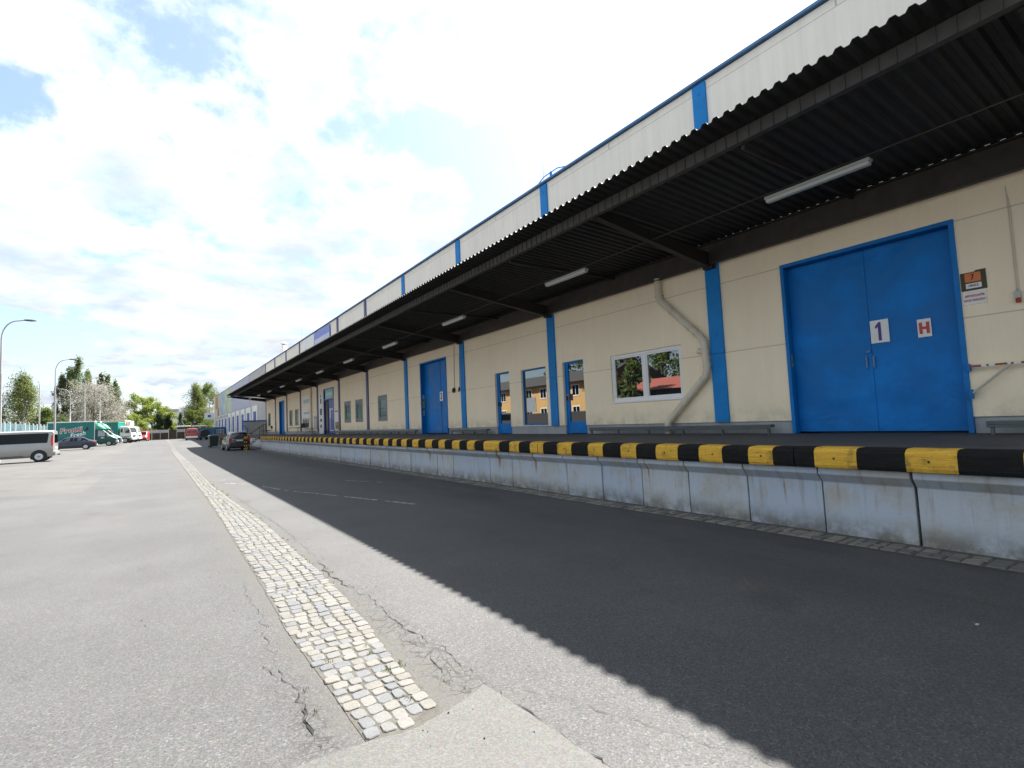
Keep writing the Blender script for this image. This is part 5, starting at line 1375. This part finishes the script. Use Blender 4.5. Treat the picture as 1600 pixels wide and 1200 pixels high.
def lorry(x, y, rz, lb, box, length, h, reefer, txt=False, blue=False):
    v = thing('lorry', lb, 'lorry', (x, y, gz(x, y)), rz)
    st = [(0.0, .95, 1.55, 2.62, 1.02, .93), (.12, .75, 1.55, 2.72, 1.06, .97), (.9, .75, 1.55, 2.72, 1.06, .97), (1.25, .75, 1.55, 2.60, 1.06, .95), (1.55, .78, 1.5, 1.62, 1.05, .98), (1.62, .85, 1.3, 1.36, 1.0, .94)]
    b = loft_body(st).build('cab', P_WHT, smooth=True); b.parent = v
    side_glass(v, st, [(.55, 1.6), (1.32, 1.58), (1.12, 2.35), (.58, 2.38)], M_GLASS); side_glass(v, st, [(.12, 1.75), (.42, 1.75), (.42, 2.36), (.14, 2.36)], M_GLASS)
    m = MB(); m.add([(1.29, -.86, 2.50), (1.29, .86, 2.50), (1.555, .90, 1.66), (1.555, -.90, 1.66)], [(0, 1, 2, 3)]); m.v = [(a + .02, b_, c + .01) for a, b_, c in m.v]; o = m.build('windscreen', M_GLASS); o.parent = v
    bx(v, 'bumper', M_GALV, 1.45, 1.75, -1.05, 1.05, .5, .85, bevel=.04); bx(v, 'grille', M_BLACK, 1.60, 1.66, -.6, .6, .95, 1.25)
    for s_ in (-1, 1): bx(v, 'headlight', M_LENS, 1.62, 1.78, s_ * .82 - .12, s_ * .82 + .12, .62, .8, bevel=.02); bx(v, 'wing_mirror', M_BLACK, 1.3, 1.42, s_ * 1.25 - .1, s_ * 1.25 + .1, 1.7, 2.25, bevel=.02); bx(v, 'mudguard', M_BLACK, .3, 1.3, s_ * .98 - .1, s_ * .98 + .1, .98, 1.06)
    bx(v, 'cargo_box', box, -length, -.15, -1.2, 1.2, 1.1, h)
    m = MB(); m.box(-length - .03, -.12, -1.23, 1.23, h, h + .12); m.box(-.2, -.12, -1.23, -1.19, 1.1, h); o = m.build('box_trim', P_LGRN if txt else M_WHITE); o.parent = v
    if reefer: bx(v, 'cooling_unit', M_WHITE, -.14, .55, -.8, .8, h - .85, h - .05, bevel=.05)
    if txt:
        o = text_mesh('Frutti', .92, mat('dull_red_lettering', (.35, .05, .045), .5), 'lettering', None, face_minus_y(-length * .45, -1.21, h - .9, .11), bold=.02, sx=1.05, extr=.001); o.parent = v
        o = text_mesh('Fresh', .7, M_WHITE, 'lettering', None, face_minus_y(-length * .35, -1.21, h - 1.5, .2), bold=.012, shear=.3, extr=.001); o.parent = v
    bx(v, 'chassis', M_BLACK, -length + .2, 1.4, -.45, .45, .6, .95)
    wheels(v, (-length + 1.4, .75), 1.06, .46, .28, mt_rim=M_GALV)
    return v


lorry(-4.7, 104.4, -.30, 'white-cabbed lorry with a green lettered box, its front wheels turned out of the row', M_TEAL, 4.6, 3.3, False, txt=True)
lorry(-4.2, 113.0, -.25, 'farthest white-cabbed lorry with a long yellow box and a cooling unit', M_CREAMB, 10.0, 3.75, True)


# ---- bin, cart, pallets, container, small clutter near the far corner
b_ = thing('wheeled_bin', 'dark green wheeled bin with a grey lid left of the charcoal car', 'bin', (4.78, 62.2, gz(4.78, 62.2)), .1)
m = MB(); m.add([(-.34, -.36, .10), (.34, -.36, .10), (.34, .36, .10), (-.34, .36, .10), (-.42, -.44, 1.12), (.42, -.44, 1.12), (.42, .44, 1.12), (-.42, .44, 1.12)], [(0, 3, 2, 1), (4, 5, 6, 7), (0, 1, 5, 4), (1, 2, 6, 5), (2, 3, 7, 6), (3, 0, 4, 7)]); o = m.build('body', mat('dark_green_plastic', (.012, .03, .02), .5), bevel=.02); o.parent = b_
m = MB(); m.prism([(-.5, 1.13), (.46, 1.13), (.40, 1.24), (-.3, 1.28)], 'y', -.46, .46); o = m.build('lid', mat('blue_grey_lid', (.10, .14, .18), .4), bevel=.02); o.parent = b_
for s_ in (-1, 1): m = MB(); m.tube([(-.3, s_ * .36, .1), (-.3, s_ * .42, .1)], .1, 12); o = m.build('wheel', M_BLACK); o.parent = b_


def pallet_stack(x, y, n, lb, rz=0):
    t_ = thing('pallet_stack', lb, 'pallets', (x, y, gz(x, y)), rz, 'pallet stacks near the depot ramp')
    for i in range(n):
        m = MB(); z = i * .15
        for k_ in range(5): m.box(-.6, .6, -.4 + .175 * k_, -.3 + .175 * k_, z + .12, z + .145)
        for k_ in (-.36, 0, .36): m.box(-.6, .6, k_ - .05, k_ + .05, z + .0, z + .02); [m.box(q - .07, q + .07, k_ - .05, k_ + .05, z + .021, z + .119) for q in (-.5, 0, .5)]
        o = m.build('pallet', M_WOOD); o.parent = t_


pallet_stack(6.35, 76.0, 7, 'taller stack of wooden pallets behind the wheeled bin')
pallet_stack(7.9, 77.2, 5, 'lower stack of wooden pallets against the depot ramp', .2)
pallet_stack(6.1, 68.6, 4, 'small stack of wooden pallets right of the wheeled bin', .1)
ct = thing('hand_cart', 'black covered hand cart standing near the red van', 'cart', (5.9, 92.5, gz(5.9, 92.5)), .2)
m = MB(); m.prism([(-.65, .55), (.65, .55), (.72, 1.0), (.5, 1.5), (-.1, 1.62), (-.6, 1.4)], 'y', -.45, .45); o = m.build('cover', M_BLACK, bevel=.05); o.parent = ct
for s_ in (-1, 1):
    m = MB(); m.tube([(s_ * .45, -.4, .0), (s_ * .45, -.4, .6)], .04, 6); o = m.build('leg', M_BLACKS); o.parent = ct
    m = MB(); m.tube([(s_ * .4, .35, .22), (s_ * .4, .42, .22)], .22, 14); o = m.build('wheel', M_BLACK); o.parent = ct
m = MB(); m.box(-.66, .66, -.42, .42, .48, .549); o = m.build('tray', M_BLACKS); o.parent = ct
cn = thing('open_skip', 'open blue steel skip behind the hand cart', 'skip', (7.9, 112, gz(7.9, 112)), 0)
m = MB(); m.add([(-2.2, -1, .1), (2.2, -1, .1), (2.2, 1, .1), (-2.2, 1, .1), (-3.0, -1.1, 2.0), (3.0, -1.1, 2.0), (3.0, 1.1, 2.0), (-3.0, 1.1, 2.0), (-2.9, -1.0, 2.0), (2.9, -1.0, 2.0), (2.9, 1.0, 2.0), (-2.9, 1.0, 2.0), (-2.1, -.9, .2), (2.1, -.9, .2), (2.1, .9, .2), (-2.1, .9, .2)],
              [(0, 3, 2, 1), (0, 1, 5, 4), (1, 2, 6, 5), (2, 3, 7, 6), (3, 0, 4, 7), (4, 5, 9, 8), (5, 6, 10, 9), (6, 7, 11, 10), (7, 4, 8, 11), (8, 9, 13, 12), (9, 10, 14, 13), (10, 11, 15, 14), (11, 8, 12, 15), (12, 13, 14, 15)])
o = m.build('tub', mat('skip_blue', (.03, .10, .16), .5, var=.2)); o.parent = cn
m = MB(); [m.box(x_ - .06, x_ + .06, -1.16, -1.08, .5, 1.95) for x_ in (-1.8, -.6, .6, 1.8)]; o = m.build('rib', M_COPING); o.parent = cn

# ================================================================== FENCES, LAMPS, FAR BUILDINGS
fc = thing('yard_fence', 'dark slatted yard fence with pale sheets across the far end', 'fence', (1, 128, gz(1, 128)))
M_SLAT = mat('dark_brown_slats', (.045, .036, .026), .8, var=.25, vscale=3)
xs_ = [-9.5 + 1.42 * i for i in range(14)]
for i, (a, b) in enumerate(zip(xs_, xs_[1:])):
    m = MB(); x = a + .05; z0 = gz(a, 128)
    while x < b - .1: m.box(x, x + .11, 127.98, 128.02, z0 + .05, z0 + 2.0); x += .125
    ploc(m.build('slat_panel', M_SLAT), fc)
    m = MB(); m.box(b - .05, b + .04, 127.9, 127.97, z0, z0 + 2.15); ploc(m.build('post', M_PIPE if i % 2 else M_GALV), fc)
    if i in (5, 6, 7, 9, 11, 12): m = MB(); m.box(a + .06, b - .06, 127.93, 127.96, z0 + 1.45, z0 + 2.05); ploc(m.build('sheet', M_GALV), fc)
for x, lb in ((4.6, 'left white vehicle roof canopy seen above the yard fence'), (7.6, 'right white vehicle roof canopy seen above the yard fence')):
    t_ = thing('market_shelter', lb, 'shelter', (x, 133, gz(x, 133)), 0, 'white shelters behind the yard fence'); m = MB(); m.prism([(-1.4, 2.5), (1.4, 2.5), (1.2, 2.78), (-1.2, 2.78)], 'y', -1, 1); o = m.build('roof', M_WHITE, bevel=.04); o.parent = t_
    for p in ((-1.2, -.8), (1.2, -.8), (1.2, .8), (-1.2, .8)): m = MB(); m.box(p[0] - .03, p[0] + .03, p[1] - .03, p[1] + .03, 0, 2.5); o = m.build('post', M_GALV); o.parent = t_

gf = thing('glass_fence', 'tall translucent blue fence with white posts behind the minibus', 'fence', (-14.6, 95, .5))
y = 74.0; i = 0
while y < 128:
    z0 = gz(-14.6, y)
    m = MB(); m.box(-14.66, -14.54, y - .05, y + .05, z0, z0 + 3.5); ploc(m.build('post', M_WHITEP), gf)
    m = MB(); m.box(-14.61, -14.59, y + .06, y + 2.74, z0 + .35, z0 + 3.3); ploc(m.build('sheet', M_FGLASS), gf)
    m = MB(); m.box(-14.64, -14.56, y + .06, y + 2.74, z0 + .05, z0 + .34); ploc(m.build('base_board', M_WHITE), gf)
    y += 2.8
m = MB(); m.box(-21, -20, 66, 130, 0, .9)
tag(m.build('low_wall', M_WHITEB), 'low pale wall behind the translucent fence', 'wall')
for i, (x, y) in enumerate(((-11.6, 118.0), (-13.3, 121.0))):
    t_ = thing('white_crate', ['nearer white cabinet beside the translucent fence', 'farther white cabinet beside the translucent fence'][i], 'cabinet', (x, y, gz(x, y)), 0, 'white cabinets by the fence')
    m = MB(); m.box(-.9, .9, -.5, .5, .1, 2.6); o = m.build('cabinet_body', M_WHITE, bevel=.03); o.parent = t_
    m = MB(); [m.box(q - .02, q + .02, -.52, -.505, .2, 2.5) for q in (-.5, 0, .5)]; o = m.build('door_seam', M_GALV); o.parent = t_


def street_lamp(x, y, sgn, lb, h=9.55, arm=1.12):
    z = gz(x, y); t_ = thing('street_lamp', lb, 'street lamp', (x, y, z), 0, 'street lamps in the yard')
    m = MB(); m.tube([(0, 0, 0), (0, 0, h * .62), (0, 0, h * .62 + .01), (0, 0, h - 1.3)], [.085, .085, .055, .05], 10); o = m.build('pole', M_GALV, smooth=True); o.parent = t_
    pts = [(0, 0, h - 1.3)] + [(sgn * (.8 - .8 * math.cos(a)), 0, h - 1.3 + 1.25 * math.sin(a)) for a in [PI / 2 * k_ / 7 for k_ in range(1, 8)]] + [(sgn * arm, 0, h + .02)]
    m = MB(); m.tube(pts, .042, 8); o = m.build('arm', M_GALV, smooth=True); o.parent = t_
    m = MB(); rings = [(0, .05, .05), (.12, .10, .07), (.38, .14, .08), (.60, .11, .05), (.68, .04, .02)]; n = 10
    m.v = [(sgn * (arm - .02 + d_), w * math.cos(2 * PI * a / n), h + .03 + q * math.sin(2 * PI * a / n)) for d_, w, q in rings for a in range(n)]
    for i in range(4):
        for a in range(n): m.f.append((i * n + a, i * n + (a + 1) % n, (i + 1) * n + (a + 1) % n, (i + 1) * n + a)); m.m.append(0)
    m.f += [tuple(range(n)), tuple(range(4 * n, 5 * n))]; m.m += [0, 0]
    o = m.build('lamp_head', M_LAMPH, smooth=True); o.parent = t_
    return t_


street_lamp(-8.62, 47.4, 1, 'tall curved street lamp at the left edge of the yard, nearest the camera')
street_lamp(-8.75, 70.6, 1, 'curved street lamp rising beside the navy car')
street_lamp(-8.45, 93.6, 1, 'curved street lamp rising behind the green box vans')
street_lamp(-8.5, 117.5, 1, 'farthest right-pointing street lamp, by the pale blossoming tree')
street_lamp(-12.9, 91.6, -1, 'left-pointing street lamp in front of the big birch')
street_lamp(-12.3, 115.2, -1, 'left-pointing street lamp in front of the poplars')

wb = thing('white_building', 'white flat-roofed building with an overhanging upper storey behind the trees', 'building', (12, 184, .5))
m = MB(); m.box(3.6, 22, 178, 190, 3.6, 9.2); ploc(m.build('upper_storey', M_WHITEB), wb)
m = MB(); m.box(3.0, 3.58, 178, 190, .4, 8.2); m.box(3.6, 22, 179.5, 190, .4, 3.58); ploc(m.build('lower_storey', M_PINKB), wb)
m = MB(); m.box(1.9, 5.0, 177.0, 190, 8.25, 8.7); ploc(m.build('roof_overhang', M_LAMP), wb)
m = MB(); m.box(3.8, 6.2, 179.4, 179.48, 1.0, 3.3); m.box(8, 14, 179.4, 179.48, 1.0, 3.0); ploc(m.build('window', M_GLASSD), wb)
for (x, y, w, d_, h, lb, mt) in ((-19.5, 196, 5, 8, 5.5, 'small pale house glimpsed between the birch and the poplars', M_WHITEB), (16, 168, 8, 10, 6.2, 'small rose house behind the depot corner', M_PINKB)):
    t_ = thing('house', lb, 'house', (x, y, .5)); m = MB(); m.box(-w / 2, w / 2, -d_ / 2, d_ / 2, 0, h * .7); o = m.build('wall', mt); o.parent = t_
    m = MB(); m.prism([(-w / 2 - .3, h * .7), (w / 2 + .3, h * .7), (0, h)], 'y', -d_ / 2 - .2, d_ / 2 + .2); o = m.build('roof', M_REDROOF); o.parent = t_
    m = MB(); [m.box(q - .4, q + .4, -d_ / 2 - .03, -d_ / 2 - .005, 1.5, 2.9) for q in (-1.2, 1.2)]; o = m.build('window', M_GLASSD); o.parent = t_

# across the yard, outside the frame but mirrored in the shop windows
yb_ = thing('yellow_building', 'two-storey yellow building with a grey roof mirrored in the shop window', 'building', (-34, 74, .3))
m = MB(); m.box(-42, -30, 51.5, 108, 0, 6.7); ploc(m.build('wall', M_YELB), yb_)
m = MB(); m.prism([(-42.6, 6.7), (-29.2, 6.7), (-33.5, 8.7), (-38.5, 8.7)], 'y', 51, 108.6); ploc(m.build('roof', M_GREYROOF), yb_)
for i in range(14):
    for z in (1.4, 4.6):
        y = 54 + 3.9 * i; m = MB(); frame_ring(m, -29.99, -29.94, y - .85, y + .85, z, z + 1.7, .12); m.box(-29.99, -29.95, y - .04, y + .04, z + .12, z + 1.58); fo = m.build('window', M_WHITE); ploc(fo, yb_)
        m = MB(); m.box(-29.995, -29.97, y - .72, y + .72, z + .13, z + 1.57); go = m.build('pane', M_GLASSD); go.parent = fo
m = MB(); m.box(-24.2, -24, 38, 112, .3, 2.2); tag(m.build('boundary_wall', M_GREYROOF), 'dark boundary wall in front of the yellow building', 'wall')
rh = thing('red_roof_hall', 'low dark hall with a red tiled roof mirrored in the white window', 'hall', (-36, 34, .3))
m = MB(); m.box(-44, -30, 18, 50, 0, 4.4); ploc(m.build('wall', mat('slate_blue_wall', (.06, .07, .10), .7)), rh)
m = MB(); m.prism([(-44.6, 4.4), (-29.2, 4.4), (-37, 6.4)], 'y', 17.5, 50.5); ploc(m.build('roof', M_REDROOF), rh)


# ================================================================== TREES
def tree(name, lb, x, y, h, w, kind, leaf, seed, trunk=.2, base=.15, n=1500, ls=.34, group=None, bark=None, limbs=9, gap=0.0):
    r = random.Random(seed); z0 = gz(x, y)
    t_ = thing(name, lb, 'tree', (x, y, z0), 0, group)
    tr = MB(); tr.tube([(0, 0, -.1), (r.uniform(-.1, .1), 0, h * .3), (r.uniform(-.2, .2), r.uniform(-.2, .2), h * .62), (0, 0, h * .93)], [trunk, trunk * .8, trunk * .45, .03], 7)

    def env(f):            # crown half width at height fraction f of the crown
        if kind == 'column': return (.55 + .45 * math.sin(PI * min(1, f * 1.15))) * (1 if f < .75 else max(.05, (1 - f) / .25) ** .7) * .9
        if kind == 'birch': return max(.06, (1 - f) ** .75 * (.55 + .6 * math.sin(PI * min(1, .25 + f)))) * 1.05
        if kind == 'cone': return max(.04, 1 - f)
        return math.sqrt(max(0.02, 1 - (2 * (f - .45) / 1.12) ** 2))
    cl = []
    nl = limbs * (3 if kind in ('column', 'birch') else 2)
    for i in range(nl):
        f = (i + r.random()) / nl; a = r.uniform(0, 2 * PI); e = env(f) * w / 2 * r.uniform(.45, 1.0)
        zb = h * (base + (1 - base) * f); zs = max(h * base * .6, zb - e * (.9 if kind == 'column' else .45) - .2)
        p1 = Vector((e * math.cos(a), e * math.sin(a), zb)); p0 = Vector((0, 0, min(zs, h * .88)))
        midp = p0.lerp(p1, .55) + Vector((0, 0, .15 * e)); rad = trunk * .35 * (1 - f * .6)
        tr.tube([p0, midp, p1], [rad, rad * .6, .012], 5, caps=False); cl.append((p1, r.uniform(.75, 1.25)))
        cl.append((midp.lerp(p1, .5), r.uniform(.6, 1.0)))
        for k_ in range(3 if kind != 'column' else 1):
            q = p1 + Vector((r.gauss(0, 1), r.gauss(0, 1), r.gauss(0, .7))) * w * .085; tr.tube([midp.lerp(p1, .6), q], [rad * .4, .008], 4, caps=False); cl.append((q, r.uniform(.5, 1.0)))
    for i in range(int(nl * .8)):
        f = r.random(); a = r.uniform(0, 2 * PI); e = env(f) * w / 2 * math.sqrt(r.random()); cl.append((Vector((e * math.cos(a), e * math.sin(a), h * (base + (1 - base) * f))), r.uniform(.5, 1.0)))
    o = tr.build('trunk', bark or M_TWIG, smooth=True, fixn=False); o.parent = t_
    n = int(n * (1.0 if y < 100 else 2.2)); lf = MB(); tot = sum(s for _, s in cl)
    for c, s_ in cl:
        k_ = int(n * s_ / tot) + 1; R = w * (.075 if kind == 'column' else .10) * s_ + .18
        for j in range(k_):
            d_ = Vector((r.gauss(0, 1), r.gauss(0, 1), r.gauss(0, 1))); d_.normalize(); q = c + d_ * R * (r.random() ** .45) * Vector((1, 1, 1)).x
            if kind == 'column': q.z += r.gauss(0, R * .8)
            if kind == 'birch': q.z -= abs(r.gauss(0, R * .9))
            if q.z < h * base * .5: q.z = h * base * .5 + r.random() * .5
            u = Vector((r.gauss(0, 1), r.gauss(0, 1), r.gauss(0, 1))).normalized(); v_ = u.cross(Vector((r.gauss(0, 1), r.gauss(0, 1), r.gauss(0, 1)))).normalized(); s2 = ls * r.uniform(.55, 1.2)
            vy = .55
            lf.add([q - u * s2 * .5, q + v_ * s2 * .5 * vy, q + u * s2 * .5, q - v_ * s2 * .5 * vy], [(0, 1, 2, 3)])
    o = lf.build('crown', leaf, fixn=False); o.parent = t_
    return t_


G1 = 'trees behind the yard'
tree('birch_tree', 'large birch behind the translucent fence at the left edge', -21.4, 136, 14.2, 10.5, 'birch', L_BIRCH, 1, n=9000, base=.10, ls=.30, group=G1, bark=M_BIRCHB, limbs=14)
tree('birch_tree', 'lower birch to the left of the large birch, cut by the photo edge', -25.5, 136, 9.5, 6, 'birch', L_BIRCH, 2, n=4500, base=.08, ls=.30, group=G1, bark=M_BIRCHB)
tree('birch_tree', 'small birch to the right of the large birch, by the left-pointing lamp', -17.9, 134, 7.2, 5, 'birch', L_MID, 3, n=3500, base=.05, ls=.30, group=G1, bark=M_BIRCHB)
tree('young_tree', 'small light green tree beside the leftmost poplar', -14.6, 132, 5.0, 2.6, 'round', L_MID, 4, n=1500, ls=.25, group=G1)
for i, (x, y, h, w, lb) in enumerate(((-19.6, 168, 16.6, 4.4, 'leftmost and darkest poplar'), (-18.2, 170, 18.6, 4.8, 'second poplar from the left, slightly shorter than the tallest'), (-16.4, 168, 21.0, 6.2, 'tallest poplar, broad and bright, left of the blossoming tree'),
                                 (-14.8, 171, 18.0, 4.6, 'poplar just right of the tallest one'), (-12.2, 170, 17.4, 2.9, 'narrow poplar top standing above the blossoming tree'), (-10.7, 170, 16.8, 4.0, 'poplar behind the middle of the blossoming tree'), (-9.3, 172, 15.4, 3.8, 'rightmost poplar behind the blossoming tree'))):
    tree('poplar_tree', lb, x, y, h, w, 'column', L_POP, 20 + i, n=4200, base=.04, ls=.36, group=G1, limbs=16)
tree('blossoming_tree', 'wide pale blossoming tree with bare twigs behind the green vans', -11.0, 140, 12.6, 12.0, 'round', L_BLOS, 31, trunk=.3, n=7500, base=.12, ls=.26, group=G1, limbs=26)
tree('blossoming_tree', 'lower right part-bare blossoming tree spreading towards the gap', -7.0, 143, 8.4, 6.4, 'round', L_BLOS, 32, trunk=.2, n=2200, base=.12, ls=.24, group=G1, limbs=22)
tree('green_tree', 'bright green tree left of the pair behind the yard fence', -4.6, 156, 10.4, 7.2, 'round', L_BRIGHT, 41, n=5500, base=.06, ls=.34, group=G1, limbs=12)
tree('green_tree', 'bright green tree right of the pair behind the yard fence', -1.2, 158, 10.2, 6.8, 'round', L_BRIGHT, 42, n=5200, base=.06, ls=.34, group=G1, limbs=12)
tree('green_tree', 'yellow-green lower tree beside the white building', 1.6, 160, 7.6, 6.0, 'round', L_BRIGHT, 43, n=4200, base=.04, ls=.32, group=G1, limbs=12)
tree('green_shrub', 'round light green shrub right of the farthest lorry', -3.8, 138, 5.4, 5.2, 'round', L_BRIGHT, 44, n=3000, base=.04, ls=.28, group=G1)
tree('spruce_tree', 'left one of two small dark spruces above the yard fence', .3, 140, 5.6, 3.2, 'cone', L_DARK, 45, n=2600, base=.04, ls=.26, group=G1)
tree('spruce_tree', 'right one of two small dark spruces above the yard fence', 1.9, 140, 5.2, 3.0, 'cone', L_DARK, 46, n=2400, base=.04, ls=.26, group=G1)
tree('cypress_tree', 'thin dark conifer in front of the white building', 4.1, 134, 5.4, 1.1, 'column', L_DARK, 47, n=1100, base=.04, ls=.24, group=G1, trunk=.1)
tree('weeping_birch', 'big weeping birch beside the depot corner', 7.6, 143, 12.6, 8.6, 'birch', L_BIRCH, 51, n=9500, base=.06, ls=.28, group=G1, bark=M_BIRCHB, limbs=14)
tree('weeping_birch', 'second weeping birch closer to the depot wall', 10.6, 146, 12.6, 8.0, 'round', L_MID, 52, n=6500, base=.06, ls=.30, group=G1, bark=M_BIRCHB, limbs=13)
tree('weeping_birch', 'shorter leafy tree between the white building and the weeping birch', 6.6, 139, 6.2, 4.2, 'round', L_MID, 53, n=3500, base=.03, ls=.28, group=G1)
# greenery across the yard that the windows mirror
for i, (x, y, h, w, lb) in enumerate(((-48, 34, 15, 7, 'poplar outside the frame behind the south end of the red roof'), (-50, 42, 17, 7, 'poplar outside the frame behind the middle of the red roof'), (-48, 50, 14, 7, 'poplar outside the frame behind the north end of the red roof'), (-50, 58, 18, 8, 'first poplar outside the frame behind the yellow building'), (-49, 66, 17, 8, 'second poplar outside the frame behind the yellow building'), (-50, 75, 19, 9, 'third poplar outside the frame behind the yellow building'), (-50, 85, 18, 9, 'fourth poplar outside the frame behind the yellow building'), (-25.5, 43.5, 11, 5.5, 'leafy tree outside the frame in front of the red roof'), (-26, 47.5, 9, 4.5, 'smaller leafy tree outside the frame by the yellow gable'))):
    tree('poplar_tree' if x < -40 else 'green_tree', lb, x, y, h, w, 'column' if x < -40 else 'round', L_MID, 70 + i, n=2600, base=.05, ls=.75, group='trees across the yard mirrored in the windows')
hd = MB(); rr = random.Random(9)
for i in range(9000):
    x, y, z = rr.uniform(-30, 25), rr.uniform(150, 155), rr.random() ** .8 * 2.6 + .5; u = Vector((rr.gauss(0, 1), rr.gauss(0, 1), rr.gauss(0, 1))).normalized(); v_ = u.orthogonal().normalized(); s2 = .28
    hd.add([(x - u.x * s2, y - u.y * s2, z - u.z * s2), (x + v_.x * s2, y + v_.y * s2, z + v_.z * s2), (x + u.x * s2, y + u.y * s2, z + u.z * s2), (x - v_.x * s2, y - v_.y * s2, z - v_.z * s2)], [(0, 1, 2, 3)])
tag(hd.build('undergrowth', L_MID, fixn=False), 'dense green undergrowth behind the yard fence', 'undergrowth', kind='stuff')
